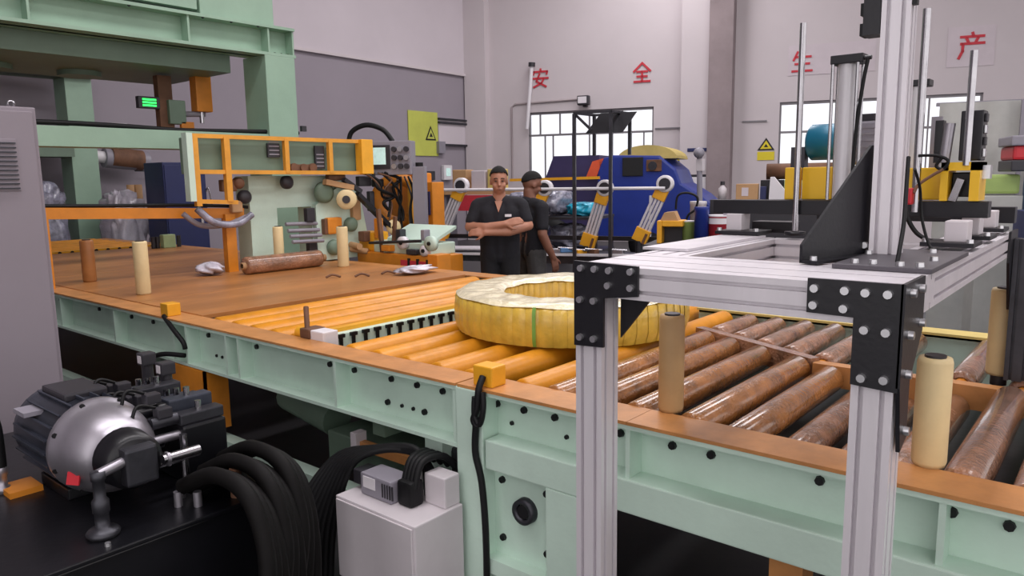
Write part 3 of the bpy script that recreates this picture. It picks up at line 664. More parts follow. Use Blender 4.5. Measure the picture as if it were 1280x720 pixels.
for k in range(4): MB().box(-.371, -.364, 2.67, 2.7, 1.665 + k * .035, 1.69 + k * .035).build('valve_coil', 'dark_plastic' if k % 2 else 'bolt_steel', vb, .002)
MB().cyl((-.47, 2.66, 1.65), (-.46, 2.66, 1.77), .016, n=12).build('silencer', 'cast_alu', lh)
MB().box(-.50, -.478, 2.66, 2.7, 1.65, 1.78).build('valve_bracket', 'black_plate', lh)
MB().tube([(-.52, 2.56, 1.672), (-.47, 2.55, 1.67), (-.44, 2.55, 1.655), (-.45, 2.55, 1.63), (-.47, 2.55, 1.64), (-.455, 2.55, 1.665)], .005, 6).build('air_hose', 'black_rubber', lh)
MB().tube([(-.45, 2.55, 1.63), (-.48, 2.54, 1.61), (-.51, 2.53, 1.585), (-.52, 2.52, 1.56)], .005, 6).build('air_hose', 'brown_rust', lh)
MB().box(-.541, -.522, 2.51, 2.54, 1.525, 1.575).build('red_connector', 'red_plastic', lh, .004)
MB().tube([(-.55, 2.5, 1.6), (-.545, 2.5, 1.55), (-.53, 2.5, 1.49), (-.5, 2.5, 1.44), (-.45, 2.48, 1.416)], .007, 6).build('cable', 'black_rubber', lh)
MB().box(-.36, -.34, 2.62, 2.66, 1.60, 1.64).build('clip', 'bolt_steel', lh)
MB().box(-1.1, -.95, 2.72, 2.8, 1.41, 1.45).build('tray', 'black_plate', lh)

# ------------------------------------------------------------------ left foreground: cabinet
cb = thing('control_cabinet', 'tall lavender-grey electrical cabinet with louvres at the left edge', 'cabinet', (-4.2, .7, 0))
MB().box(-4.6, -3.9, .2, 1.283, 0, 1.975).build('body', 'cabinet_grey', cb, .006)
MB().box(-3.9, -3.889, .22, 1.265, .04, 1.955).build('door', 'cabinet_grey', cb, .003)
lv = MB().box(-3.89, -3.884, .85, 1.188, 1.60, 1.83).build('louvre_frame', 'cabinet_grey', cb, .002)
for k in range(11): MB().bar((-3.881, .86, 1.612 + k * .02), (-3.881, 1.182, 1.612 + k * .02), .012, .006).build('louvre_slat', 'dark_steel', lv)
MB().lathe([(.012, 0), (.018, .004), (.018, .012), (.012, .016)], (-3.95, 1.2, 1.99), (1, 0, 0), 12).build('lifting_eye', 'steel', cb)

# ------------------------------------------------------------------ hydraulic power unit
hp = thing('hydraulic_unit', 'black hydraulic power pack with silver-belled motor and valve manifold', 'machine', (-2.6, .9, 0))
MB().box(-3.6, -2.2, .30, 1.42, .06, .565).build('oil_tank', 'black_tank', hp, .012)
MB().box(-3.62, -2.18, .28, 1.44, .565, .58).build('tank_lid', 'black_tank', hp, .004)
mx, my, mz = -2.6, .95, .757
mt = MB().lathe([(0, -.42), (.11, -.42), (.14, -.40), (.145, -.36), (.145, -.04), (.15, -.04)], (mx, my, mz), (1, 0, 0), 36).build('motor', 'motor_grey', hp)
for k in range(22):
    a = 2 * math.pi * k / 22
    MB().obox((mx - .2, my + math.cos(a) * .148, mz + math.sin(a) * .148), (.30, .006, .022), RX(a + math.pi / 2)).build('cooling_fin', 'motor_grey', mt)
MB().box(mx - .33, mx - .12, my - .06, my + .08, mz + .135, mz + .165).build('terminal_box', 'dark_plastic', mt, .008)
MB().box(mx - .3, mx - .2, my - .16, my - .10, mz + .095, mz + .11).build('rating_plate', 'grey_plastic', mt)
bl = MB().lathe([(.15, -.04), (.158, -.035), (.158, -.01), (.15, 0), (.146, .05), (.13, .11), (.105, .15), (.085, .17), (.085, .18), (0, .18)], (mx, my, mz), (1, 0, 0), 40).build('bell_housing', 'cast_alu', hp)
MB().obox((mx + .10, my - .129, mz - .05), (.045, .006, .04), RZ(.5) @ RX(-.3)).build('red_mark', 'red_plastic', bl)
for k in range(8):
    a = 2 * math.pi * (k + .4) / 8
    place('bolt', bm_s, bl, (mx - .008, my + .152 * math.cos(a), mz + .152 * math.sin(a)), POSX)
pu = MB().lathe([(0, .26), (.07, .26), (.088, .245), (.092, .18), (.095, .165)], (mx, my, mz), (1, 0, 0), 28).build('pump', 'black_tank', hp)
MB().box(mx + .2, mx + .30, my - .05, my + .05, mz - .06, mz + .06).build('pump_cover', 'dark_steel', pu, .01)
MB().box(mx - .3, mx - .05, my - .1, my + .1, .58, .62).build('motor_foot', 'black_tank', mt, .005)
MB().box(mx - .34, mx - .22, my - .22, my - .12, .58, .60).build('yellow_tag', 'orange_paint', hp)
# suction pipe with flange in front
sp = MB().lathe([(0, .0), (.045, .0), (.048, .012), (.04, .022), (.02, .026), (.02, .07), (.024, .075), (.024, .11), (.017, .12), (.017, .17), (.021, .175), (.021, .2), (0, .2)], (-2.30, .82, .58), (0, 0, 1), 18).build('filler_pipe', 'dark_steel', hp)
MB().cyl((-2.30, .82, .77), (-2.32, .9, .78), .016, n=12).build('elbow', 'cast_alu', sp)
ga = MB().lathe([(0, 0), (.024, 0), (.024, .02), (.017, .025), (.017, .06), (.022, .065), (.022, .09), (.016, .1), (0, .1)], (-2.91, .735, .58), (0, 0, 1), 14).build('hose_fitting', 'cast_alu', hp)
MB().tube([(-2.91, .735, .67), (-2.91, .735, .74), (-2.91, .732, .82), (-2.92, .715, .88), (-2.94, .66, .92), (-2.98, .58, .9)], .021, 10).build('hose', 'black_rubber', ga)
# valve manifold
mf = MB().box(-3.0, -2.46, 1.16, 1.32, .58, .79).build('manifold', 'black_tank', hp, .01)
rr = random.Random(3)
for i in range(7):
    x = -3.0 + i * .078; h = .03 + .018 * (i % 3)
    v = MB().box(x, x + .06, 1.16, 1.32, .79, .80 + h).build('valve_body', 'motor_grey' if i % 2 else 'dark_steel', mf, .006)
    MB().cyl((x + .03, 1.16, .80 + h * .55), (x + .03, 1.07 - .02 * (i % 2), .80 + h * .55), .022, n=12).build('solenoid', 'black_tank' if i % 3 else 'dark_steel', v)
    MB().cyl((x + .03, 1.06, .80 + h * .55), (x + .03, 1.03, .80 + h * .55), .013, n=10).build('solenoid_cap', 'steel', v)
    MB().tube([(x + .03, 1.09, .84 + h), (x + .05, 1.02, .86 + h), (x + .07, 1.0, .80), (x + .08, 1.08, .72)], .006, 6).build('lead', 'black_rubber', v)
    MB().cyl((x + .03, 1.24, .80 + h), (x + .03, 1.24, .83 + h), .012, n=6).build('adjuster', 'steel', v)
    MB().box(x + .008, x + .052, 1.09, 1.14, .80 + h, .835 + h).build('plug', 'dark_plastic', v, .004)
for i in range(6):
    x = -2.62 + i * .065; y = 1.06 - .03 * (i % 2); z = .70 + .03 * (i % 3)
    f = MB().cyl((x, y + .1, z), (x, y - .02, z), .016, n=10).build('pipe_fitting', 'steel' if i % 2 else 'cast_alu', mf)
    MB().cyl((x, y, z), (x, y - .008, z), .022, n=6).build('fitting_nut', 'cast_alu', f)
for (x, y, z) in ((-3.02, 1.3, .90), (-2.86, 1.3, .885)):
    f = MB().cyl((x, y, .80), (x, y, z), .022, n=12).build('pressure_switch', 'dark_plastic', mf)
    MB().box(x - .028, x + .028, y - .028, y + .028, z, z + .05).build('switch_head', 'dark_plastic', f, .006)
    MB().box(x - .012, x + .016, y - .031, y - .028, z + .01, z + .04).build('switch_label', 'box_white', f)
MB().cyl((-2.42, 1.14, .60), (-2.42, 1.14, .78), .013, n=10).build('needle_valve', 'steel', mf)
for i in range(9):
    x = -2.40 + .022 * i; y0 = 1.42 - .035 * i; q = .02 * (i % 3)
    MB().tube([(x - .10, y0 - .06, .60 + q), (x + .04, y0 - .02, .66 + q), (x + .2, y0, .62 + q), (x + .30, y0 - .01, .48), (x + .33, y0 - .03 - q, .25), (x + .32, y0 - .08, .03)], .021 + .003 * (i % 3), 10).build('hose', 'hose_dark', hp)
for i, (x, y) in enumerate(((-2.32, 1.06), (-2.38, 1.1), (-2.27, 1.1))):
    MB().cyl((x, y, .58), (x, y, .63), .014, n=8).build('port_fitting', 'cast_alu', hp)
for i, (x, y) in enumerate(((-2.98, .45), (-2.22, .8), (-2.22, .45))): place('bolt', bs, hp, (x, y, .58))
MB().cyl((-2.24, 1.22, .58), (-2.24, 1.22, .68), .02, n=10).build('red_cap', 'brown_rust', hp)

# ------------------------------------------------------------------ white junction box in front of the joint
jb = thing('junction_box', 'white sheet metal junction box under the conveyor joint', 'box', (-2.1, 1.8, 0))
MB().box(-2.33, -1.876, 1.68, 1.93, .06, .40).build('case', 'box_white', jb, .006)
MB().box(-2.32, -1.886, 1.672, 1.68, .07, .39).build('cover', 'box_white', jb, .003)
MB().box(-2.3, -2.24, 1.72, 1.9, 0, .06).build('foot', 'box_white', jb); MB().box(-1.97, -1.9, 1.72, 1.9, 0, .06).build('foot', 'box_white', jb)
tr_ = thing('transformer', 'small grey power supply with white sticker on the junction box', 'power supply', (-2.2, 1.8, .4))
MB().box(-2.26, -2.08, 1.75, 1.86, .40, .49).build('case', 'grey_plastic', tr_, .008)
MB().box(-2.24, -2.17, 1.747, 1.75, .435, .48).build('sticker', 'white_plastic', tr_)
for k in range(5): MB().box(-2.13 + k * .014, -2.124 + k * .014, 1.747, 1.752, .42, .475).build('vent_slot', 'dark_plastic', tr_)
MB().box(-2.33, -2.28, 1.77, 1.85, .42, .48).build('socket', 'dark_plastic', tr_, .006)
tag(MB().box(-2.0, -1.89, 1.85, 1.93, .40, .52).build('terminal_box', 'box_white', None, .006), 'small white terminal box at the right rear of the junction box top', 'box')
t = thing('cable_bundle', 'black cable bundle arching over the junction box to the floor', 'cable', (-2.4, 1.8, 0))
for i in range(9):
    d = .016 * i
    MB().tube([(-2.0 - d * .3, 1.9, .50 - d), (-2.1, 1.92, .545 + .008 * (i % 3)), (-2.24 - d * .4, 1.86, .55), (-2.35 - d, 1.78, .48), (-2.40 - d, 1.72 - d, .25), (-2.42 - d, 1.7 - d, .01)], .013, 8).build('cable', 'black_rubber', t)
MB().box(-2.07, -1.99, 1.77, 1.84, .40, .50).build('plug', 'black_rubber', t, .015)
for i in range(4): MB().tube([(-2.06 + .02 * i, 1.8, .47), (-2.06 + .02 * i, 1.84, .56), (-2.08 + .03 * i, 1.94, .56), (-2.1 + .04 * i, 2.0, .5)], .014, 8).build('cable', 'black_rubber', t)
# ------------------------------------------------------------------ green portal over the left bed
pt = thing('portal_press', 'tall mint green portal with top beam and hanging carriage at upper left', 'portal', (-7.3, 4.7, 0))
MB().box(-7.57, -7.14, 4.55, 4.91, 0, 2.95).build('column', 'mint_portal_shaded', pt, .006)
MB().box(-7.57, -7.14, -.6, -.2, 0, 2.95).build('column', 'mint_portal_shaded', pt, .006)
def ybeam(name, x0, x1, y0, y1, z0, z1, parent, m='mint_portal_shaded'):
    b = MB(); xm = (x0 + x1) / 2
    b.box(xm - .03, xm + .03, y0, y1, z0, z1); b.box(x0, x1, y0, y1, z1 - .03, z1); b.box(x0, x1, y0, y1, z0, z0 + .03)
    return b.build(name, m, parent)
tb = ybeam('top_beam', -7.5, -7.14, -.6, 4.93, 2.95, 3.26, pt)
for y in (.4, 1.4, 2.38, 3.75, 4.62, 4.915): MB().box(-7.48, -7.16, y - .01, y + .01, 2.98, 3.23).build('rib', 'mint_portal_shaded', tb)
for y in (4.68, 4.76, 4.84, 3.9, 4.2, 4.5, 3.2): place('bolt', bm_d, tb, (-7.16, y, 2.975 if y > 4.6 else 3.23), POSX)
MB().box(-7.45, -7.2, 3.9, 4.72, 3.26, 3.9).build('gear_housing', 'mint_portal_shaded', pt, .01)
MB().box(-7.42, -7.18, 2.9, 3.86, 3.30, 3.42).build('housing_rail', 'mint_portal_shaded', pt)
MB().box(-7.4, -7.16, -.2, 4.56, 1.955, 2.13).build('middle_beam', 'mint_portal_shaded', pt, .004)
MB().tube([(-7.2, y, 2.15 + .012 * math.sin(y * 3)) for y in (1.2, 1.8, 2.4, 3.0, 3.6, 4.2, 4.7, 4.95)], .022, 8).build('cable', 'black_rubber', pt)
MB().box(-7.24, -7.2, 5.0, 5.06, 2.18, 2.24).build('cable_gland', 'dark_plastic', pt)
# far portal
pt2 = thing('portal_press', 'second mint green portal column standing behind the left deck', 'portal', (-12.7, 4.7, 0))
MB().box(-12.97, -12.53, 4.55, 4.93, 0, 3.24).build('column', 'mint_portal_shaded', pt2, .006)
MB().box(-12.97, -12.53, -.6, -.2, 0, 3.24).build('column', 'mint_portal_shaded', pt2, .006)
ybeam('top_beam', -12.95, -12.4, -.6, 4.95, 3.24, 3.52, pt2, 'mint_dull')
MB().box(-12.97, -12.4, 3.2, 4.55, 2.05, 2.25).build('lower_rail', 'mint_dull', pt2)
# carriage between the portals
cg = thing('press_carriage', 'drab green carriage box hanging under the portal beam with actuators', 'carriage', (-8.0, 3.8, 2.3))
MB().box(-8.9, -7.45, -.6, 4.33, 2.77, 2.95).build('carriage_deck', 'mint_dull', cg, .006)
MB().box(-7.66, -7.51, -.6, 4.3, 2.95, 3.2).build('carriage_side', 'mint_dull', cg)
for y in (1.5, 2.4, 3.2): MB().cyl((-8.4, y, 2.72), (-8.4, y, 2.86), .2, n=20).build('hub', 'mint_dull', cg)
lp = MB().box(-8.05, -7.95, 3.78, 3.93, 2.1, 2.75).build('lift_post', 'brown_rust', cg, .006)
MB().box(-8.0, -7.9, 3.86, 4.04, 2.25, 2.5).build('slide_block', 'mint_dull', lp, .01)
MB().box(-7.95, -7.9, 3.98, 4.12, 2.12, 2.28).build('slide_foot', 'orange_paint', lp, .006)
ld = MB().box(-8.0, -7.93, 3.56, 3.78, 2.40, 2.52).build('display_box', 'dark_plastic', lp, .006)
for z in (2.42, 2.45, 2.48): MB().box(-7.93, -7.925, 3.60, 3.74, z, z + .018).build('lit_row', 'led_green', ld)
ac = MB().box(-8.06, -7.92, 4.18, 4.36, 2.40, 2.80).build('actuator', 'orange_paint', cg, .01)
MB().cyl((-7.99, 4.26, 2.28), (-7.99, 4.26, 2.40), .025, n=10).build('actuator_rod', 'steel', ac)
MB().cyl((-8.0, 3.95, 2.36), (-8.0, 4.3, 2.38), .03, n=8).build('link_bar', 'grey_plastic', cg)
MB().box(-8.05, -7.98, 3.30, 3.45, 2.12, 2.24).build('camera_box', 'white_plastic', cg, .006)
MB().box(-8.02, -7.97, 3.36, 3.40, 1.98, 2.12).build('camera_arm', 'dark_steel', cg)
# ------------------------------------------------------------------ wrapping machine with yellow guard frame
wm = thing('wrapping_machine', 'mint green gate-shaped wrapping machine with yellow guard rails', 'machine', (-6.1, 4.1, .862))
MB().prism([(-6.25, 3.6, .87), (-6.25, 3.6, 1.68), (-6.25, 4.66, 1.68), (-6.25, 4.66, .87), (-6.25, 4.24, .87), (-6.25, 4.24, 1.39), (-6.25, 3.87, 1.39), (-6.25, 3.87, .87)], (.22, 0, 0)).build('gate_body', 'mint', wm)
MB().prism([(-6.03, 4.25, .87), (-6.03, 4.25, 1.4), (-6.03, 4.6, 1.62), (-6.03, 4.78, 1.5), (-6.03, 4.9, .87)], (.06, 0, 0)).build('front_plate', 'mint', wm)
MB().box(-6.15, -5.88, 3.06, 4.72, 1.70, 2.0).build('top_housing', 'mint_dull', wm, .01)
gd_ = MB
def gbar(y0, z0, y1, z1, w=.034, x=-5.82): return MB().bar((x, y0, z0), (x, y1, z1), w, w, (1, 0, 0)).build('guard_bar', 'guard_yellow', wm)
gbar(3.0, 2.0, 4.72, 2.0); gbar(3.0, 1.715, 4.72, 1.70); gbar(3.02, 1.44, 3.02, 2.0, .045); gbar(3.29, 1.47, 3.29, 2.0, .05); gbar(3.86, 1.70, 3.86, 2.0, .042); gbar(4.33, 1.70, 4.33, 2.0, .042); gbar(3.0, 1.48, 3.36, 1.46)
MB().box(-5.86, -5.78, 2.94, 2.99, 1.48, 2.02).build('end_panel', 'mint', wm)
MB().box(-5.86, -5.76, 4.66, 4.80, 1.69, 2.02).build('end_cover', 'yellow_paint', wm, .006)
for y0, y1, z0, z1 in ((3.7, 3.82, 1.84, 1.96), (4.19, 4.29, 1.74, 1.95)):
    f = MB().box(-5.87, -5.85, y0, y1, z0, z1).build('fan_grille', 'dark_plastic', wm)
    for k in range(4): MB().box(-5.85, -5.845, y0 + .01, y1 - .01, z0 + .02 + k * .035, z0 + .03 + k * .035).build('grille_bar', 'grey_plastic', f)
for y, r in ((3.95, .04), (4.05, .035), (4.15, .04)): MB().cyl((-5.86, y, 1.75), (-5.83, y, 1.75), r, n=12).build('pulley', 'brown_rust', wm)
MB().box(-5.9, -5.85, 3.9, 4.2, 1.72, 1.78).build('red_gear_strip', 'brown_rust', wm)
for y, z, r, m in ((3.5, 1.5, .06, 'dark_plastic'), (3.45, 1.62, .05, 'brown_rust'), (3.93, 1.62, .06, 'dark_plastic'), (4.33, 1.52, .1, 'mint_dull'), (4.42, .99, .075, 'mint_dull'), (4.63, 1.2, .07, 'mint_dull')):
    MB().lathe([(0, .06), (r * .6, .06), (r, .04), (r, 0)], (-5.96, y, z), (1, 0, 0), 20).build('pulley', m, wm)
for k, z in enumerate((1.24, 1.18, 1.13, 1.08)): MB().cyl((-5.98 + .03 * k, 3.92, z), (-5.98 + .03 * k, 4.26, z - .01), .018, n=10).build('tension_rod', 'grey_plastic', wm)
MB().box(-6.0, -5.94, 4.13, 4.22, 1.25, 1.38).build('sensor_head', 'dark_plastic', wm, .01)
MB().box(-6.02, -5.96, 4.15, 4.24, .92, 1.05).build('lower_sensor', 'dark_plastic', wm, .01)
MB().box(-5.97, -5.9, 4.33, 4.5, 1.12, 1.28).build('orange_cover', 'orange_paint', wm, .02); MB().box(-5.97, -5.91, 4.3, 4.36, 1.12, 1.27).build('cover_hinge', 'brown_rust', wm, .01)
rl = MB().lathe([(.03, 0), (.09, 0), (.095, .01), (.095, .15), (.09, .16), (.03, .16)], (-5.9, 4.57, 1.45), (.75, -.66, 0), 22).build('strap_roll', 'beige_tube', wm)
MB().cyl((-5.9, 4.57, 1.45), (-5.77, 4.456, 1.45), .038, n=14).build('roll_hub', 'dark_plastic', rl)
MB().bar((-5.85, 4.65, 1.5), (-5.85, 5.08, 1.13), .04, .07, (1, 0, 0)).build('swing_arm', 'black_plate', wm)
rl2 = MB().lathe([(.02, 0), (.07, 0), (.075, .01), (.075, .1), (.07, .11), (.02, .11)], (-5.88, 5.13, 1.15), (.75, -.66, 0), 20).build('guide_wheel', 'beige_tube', wm)
MB().bar((-5.88, 4.3, 1.62), (-5.88, 4.62, 1.56), .05, .06, (1, 0, 0)).build('arm_link', 'cardboard', wm)
MB().bar((-5.88, 4.52, 1.64), (-5.88, 4.72, 1.52), .04, .05, (1, 0, 0)).build('arm_link', 'dark_plastic', wm)
for i in range(6):
    hq = random.Random(20 + i); j = lambda k: hq.uniform(-k, k)
    MB().tube([(-5.9, 4.76 + .06 * i + j(.03), 1.70), (-5.85, 4.85 + .06 * i + j(.08), 1.60 + j(.05)), (-5.88, 4.95 + .05 * i + j(.1), 1.5 + j(.06)), (-5.9, 5.0 + .05 * i + j(.1), 1.38 + j(.08)), (-5.9, 5.05 + .03 * i + j(.08), 1.25 + j(.1))], .009 + .004 * (i % 3), 7).build('hose', 'black_rubber' if i % 3 else 'brown_rust', wm)
for i, (y, z, sy, sz, m) in enumerate(((4.82, 1.62, .16, .1, 'dark_plastic'), (5.0, 1.6, .12, .08, 'black_plate'), (4.9, 1.42, .06, .2, 'dark_steel'), (5.14, 1.5, .08, .14, 'brown_rust'), (3.36, 1.6, .14, .1, 'brown_rust'), (3.42, 1.42, .1, .1, 'cardboard'), (4.48, 1.66, .2, .06, 'brown_rust'), (4.7, 1.34, .1, .2, 'cardboard'))):
    MB().box(-5.98, -5.92, y - sy / 2, y + sy / 2, z - sz / 2, z + sz / 2).build('fixture', m, wm, .012)
MB().tube([(-5.85, 3.02, 1.42), (-5.82, 3.15, 1.30), (-5.82, 3.35, 1.28), (-5.84, 3.5, 1.35)], .03, 8).build('air_hose', 'grey_film', wm)
MB().cyl((-5.95, 4.62, .96), (-5.8, 4.72, .93), .03, n=12).build('film_spindle', 'cardboard', wm)
# ------------------------------------------------------------------ control panel on its post
FR = RZ(math.radians(30))
cp = thing('operator_console', 'grey operator panel with lit screen and buttons on a grey post', 'control panel', (-5.75, 5.2, 0), math.radians(30))
def cbox(nm, x0, x1, y0, y1, z0, z1, m, par=cp, bev=0.0): return MB().box(x0, x1, y0, y1, z0, z1).build(nm, m, par, bev, local=True)
cbox('post', .07, .20, .0, .1, 0, 1.76, 'grey_plastic', cp, .006)
hb = cbox('housing', -.44, .08, -.04, .12, 1.68, 2.02, 'grey_plastic', cp, .01)
sb = cbox('screen_bezel', -.42, -.14, -.052, -.04, 1.74, 1.98, 'dark_plastic', hb, .004)
cbox('screen', -.385, -.185, -.056, -.052, 1.785, 1.955, 'screen_lit', sb)
for i in range(3):
    for j in range(3):
        k = MB().cyl((-.095 + .065 * i, -.04, 1.765 + .085 * j), (-.095 + .065 * i, -.075, 1.765 + .085 * j), .026, n=14).build('button', 'dark_plastic' if (i + j) % 3 else 'bolt_steel', hb, local=True)
MB().cyl((.135, .05, 1.76), (.135, .05, 1.80), .04, n=12).build('post_cap', 'black_rubber', cp, local=True)
MB().tube([(-.62, .05, 1.97), (-.58, .05, 2.12), (-.42, .05, 2.19), (-.24, .05, 2.14), (-.14, .05, 2.02)], .026, 8).build('cable_hose', 'black_rubber', cp, local=True)
# ------------------------------------------------------------------ orange strapping station behind the deck
os_ = thing('strapping_station', 'orange and green strapping station with rollers behind the far deck edge', 'machine', (-5.4, 5.1, 0))
MB().box(-5.95, -4.85, 4.7, 5.08, 0, .93).build('base_cabinet', 'orange_paint', os_, .01)
MB().box(-5.3, -4.95, 4.692, 4.7, .78, .88).build('red_label', 'red_paint', os_)
for x in (-4.95, -5.08, -5.2): MB().box(x, x + .03, 4.688, 4.7, .72, .9).build('slot', 'ink_black', os_)
MB().box(-5.75, -4.95, 4.75, 5.08, .93, 1.04).build('table', 'mint', os_, .01)
MB().prism([(-5.6, 4.8, 1.04), (-4.95, 4.8, 1.04), (-4.95, 5.1, 1.16), (-5.6, 5.1, 1.16)], (0, 0, .03)).build('sloped_plate', 'mint', os_)
for x, z, r in ((-5.28, 1.04, .06), (-4.9, 1.05, .07), (-4.98, .98, .05)):
    w = MB().lathe([(.015, 0), (r, 0), (r, .05), (.015, .05)], (x, 4.74, z), (0, -1, 0), 18).build('wheel', 'white_plastic' if r < .065 else 'mint', os_)
    MB().cyl((x, 4.74, z), (x, 4.675, z), .018, n=10).build('axle', 'bolt_dark', w)
MB().cyl((-5.75, 4.7, 1.02), (-5.0, 4.68, 1.07), .014, n=8).build('strap_rod', 'dark_steel', os_)
MB().cyl((-6.05, 4.66, 1.0), (-5.78, 4.6, .99), .032, n=12).build('film_core', 'cardboard', os_)
MB().box(-6.0, -5.75, 4.75, 4.95, .93, 1.12).build('feed_block', 'yellow_paint', os_, .02)
MB().bar((-5.62, 4.75, .93), (-5.66, 4.75, 1.35), .04, .03, (1, 0, 0)).build('upright', 'brown_rust', os_); MB().bar((-5.5, 4.78, .93), (-5.45, 4.78, 1.28), .03, .03, (1, 0, 0)).build('upright', 'brown_rust', os_)
MB().lathe([(.17, 0), (.30, 0), (.30, .06), (.17, .06), (.17, 0)], (-6.2, 5.5, 1.4), (.6, -.8, 0), 28).build('strap_ring', 'orange_paint', os_)
MB().box(-6.5, -6.1, 5.62, 5.8, 0, 1.72).build('ring_column', 'orange_paint', os_, .02)
MB().box(-6.06, -5.93, 5.55, 5.75, 0, 1.70).build('rear_column', 'orange_paint', os_, .02)
MB().box(-6.04, -5.96, 5.47, 5.55, 1.1, 1.62).build('drive_cover', 'yellow_paint', os_, .03)
MB().box(-5.92, -5.80, 5.62, 5.8, 0, 1.60).build('rear_cabinet', 'orange_paint', os_, .01)
MB().box(-5.9, -5.83, 5.6, 5.62, 1.25, 1.5).build('rear_door', 'navy', os_, .004)
for i in range(5):
    hq = random.Random(50 + i); j = lambda k: hq.uniform(-k, k)
    MB().tube([(-6.05 + .06 * i, 5.35, 1.66), (-5.98 + .07 * i + j(.06), 5.3, 1.5 + j(.04)), (-5.95 + .06 * i + j(.08), 5.28, 1.3 + j(.05)), (-5.92 + .05 * i + j(.05), 5.27, 1.06)], .009 + .004 * (i % 2), 7).build('hose', 'black_rubber' if i % 2 else 'dark_plastic', os_)
for i, (x, y, z, sx, sz, m) in enumerate(((-5.85, 4.72, 1.08, .1, .1, 'brown_rust'), (-5.5, 4.72, .98, .12, .06, 'orange_paint'), (-5.4, 4.8, 1.1, .06, .12, 'dark_steel'), (-5.15, 4.73, .96, .14, .05, 'dark_plastic'), (-5.7, 4.78, 1.16, .05, .2, 'orange_paint'), (-6.15, 4.72, 1.02, .12, .14, 'dark_steel'), (-5.02, 4.76, 1.12, .05, .1, 'grey_plastic'))):
    MB().box(x - sx / 2, x + sx / 2, y - .04, y + .04, z - sz / 2, z + sz / 2).build('fixture', m, os_, .01)
tag(MB().box(-4.78, -4.66, 4.55, 4.72, 0, .97).build('stop_post', 'orange_paint', None, .006), 'short orange post at the far deck edge beside the men', 'post')
# ------------------------------------------------------------------ things stored at the far left
nv = thing('navy_locker', 'dark navy metal locker behind the left deck', 'locker', (-11.2, 5.5, 0))
MB().box(-11.6, -11.0, 5.2, 5.85, 0, 1.94).build('body', 'navy', nv, .01)
MB().box(-11.0, -10.988, 5.22, 5.83, .05, 1.9).build('door', 'navy', nv, .004)
MB().box(-10.988, -10.97, 5.72, 5.76, 1.0, 1.2).build('handle', 'steel', nv)
MB().tube([(-10.98, 5.83, 1.5), (-10.95, 5.86, 1.55), (-10.95, 5.9, 1.3)], .012, 6).build('hanging_cable', 'steel', nv)
for i, (c, r, lb) in enumerate((((-12.0, 4.98, .9), (.35, .25, .6), 'tall bundle in clear wrap behind the second portal column'), ((-12.05, 5.75, .6), (.3, .3, .45), 'low shiny wrapped bundle left of the navy locker'), ((-12.3, 4.0, .9), (.22, .28, .75), 'wrapped bale in clear film between cabinet and portal column'))):
    q = thing('wrapped_bundle', lb, 'bundle', (c[0], c[1], 0), 0, 'film wrapped bundles')
    crumple2(c, r, 40 + i, .45).build('wrap', 'clear_film' if i < 2 else 'grey_film', q)
    MB().box(c[0] - .4, c[0] + .4, c[1] - .35, c[1] + .35, 0, .14).build('pallet', 'cardboard', q)
for dy, lb in ((0, 'left of two upright cardboard cores behind the orange bar'), (.12, 'right of two upright cardboard cores behind the orange bar')):
    tag(MB().lathe([(.03, 0), (.055, 0), (.055, 1.62), (.03, 1.62), (.03, 0)], (-12.0, 5.02 + dy + .13, 0), (0, 0, 1), 14).build('cardboard_core', 'cardboard'), lb, 'core')
t = thing('valve_stand', 'small brass valve block standing on the deck near the navy locker', 'valve', (-9.0, 4.25, .86))
MB().box(-9.0, -8.9, 4.15, 4.3, .862, 1.02).build('block', 'pale_green', t, .01)
for y in (4.05, 4.1, 4.36): MB().cyl((-8.95, y, .862), (-8.95, y, 1.0), .025, n=10).build('stub', 'dark_steel', t)
# ------------------------------------------------------------------ the two men
class Body(MB):
    def chain(self, pts):
        """rounded tapering limb through (x, y, z, r) points"""
        for (a, b) in zip(pts[:-1], pts[1:]): self.cyl(a[:3], b[:3], a[3], b[3], 14)
        for p in pts: self.ell(p[:3], (p[3],) * 3, 14, 9)
        return self
    def fuse(self, name, material, parent, voxel=.010, it=5):
        o = self.build(name, material, parent, local=True)
        m = o.modifiers.new('fuse', 'REMESH'); m.mode = 'VOXEL'; m.voxel_size = voxel; m.use_smooth_shade = True
        s = o.modifiers.new('relax', 'SMOOTH'); s.factor = .5; s.iterations = it
        return o
def hand(b, wrist, d, up, curl, side):
    """palm and five bent fingers: d forward, up = back of the hand, side = towards the thumb"""
    w = Vector(wrist); d = Vector(d).normalized(); up = (Vector(up) - d * Vector(up).dot(d)).normalized(); sd = d.cross(up) * side
    for k in (-1.4, -.5, .5, 1.4): b.chain([(*(w + sd * .010 * k), .019), (*(w + d * .085 + sd * .019 * k), .0135)])
    for k, ln in ((1.5, .075), (.5, .084), (-.5, .078), (-1.5, .06)):
        p = w + d * .088 + sd * .020 * k; a = curl * .45
        q = p + (d * math.cos(a) - up * math.sin(a)) * ln * .45; a += curl * .7
        r = q + (d * math.cos(a) - up * math.sin(a)) * ln * .32; a += curl * .6
        t = r + (d * math.cos(a) - up * math.sin(a)) * ln * .27
        b.chain([(*p, .0105), (*q, .0095), (*r, .009), (*t, .008)])
    p = w + d * .025 + sd * .03; q = p + (d * .7 + sd * .7 - up * .2) * .042; t = q + (d * .95 + sd * .2 - up * .25) * .034
    b.chain([(*p, .014), (*q, .011), (*t, .0095)])
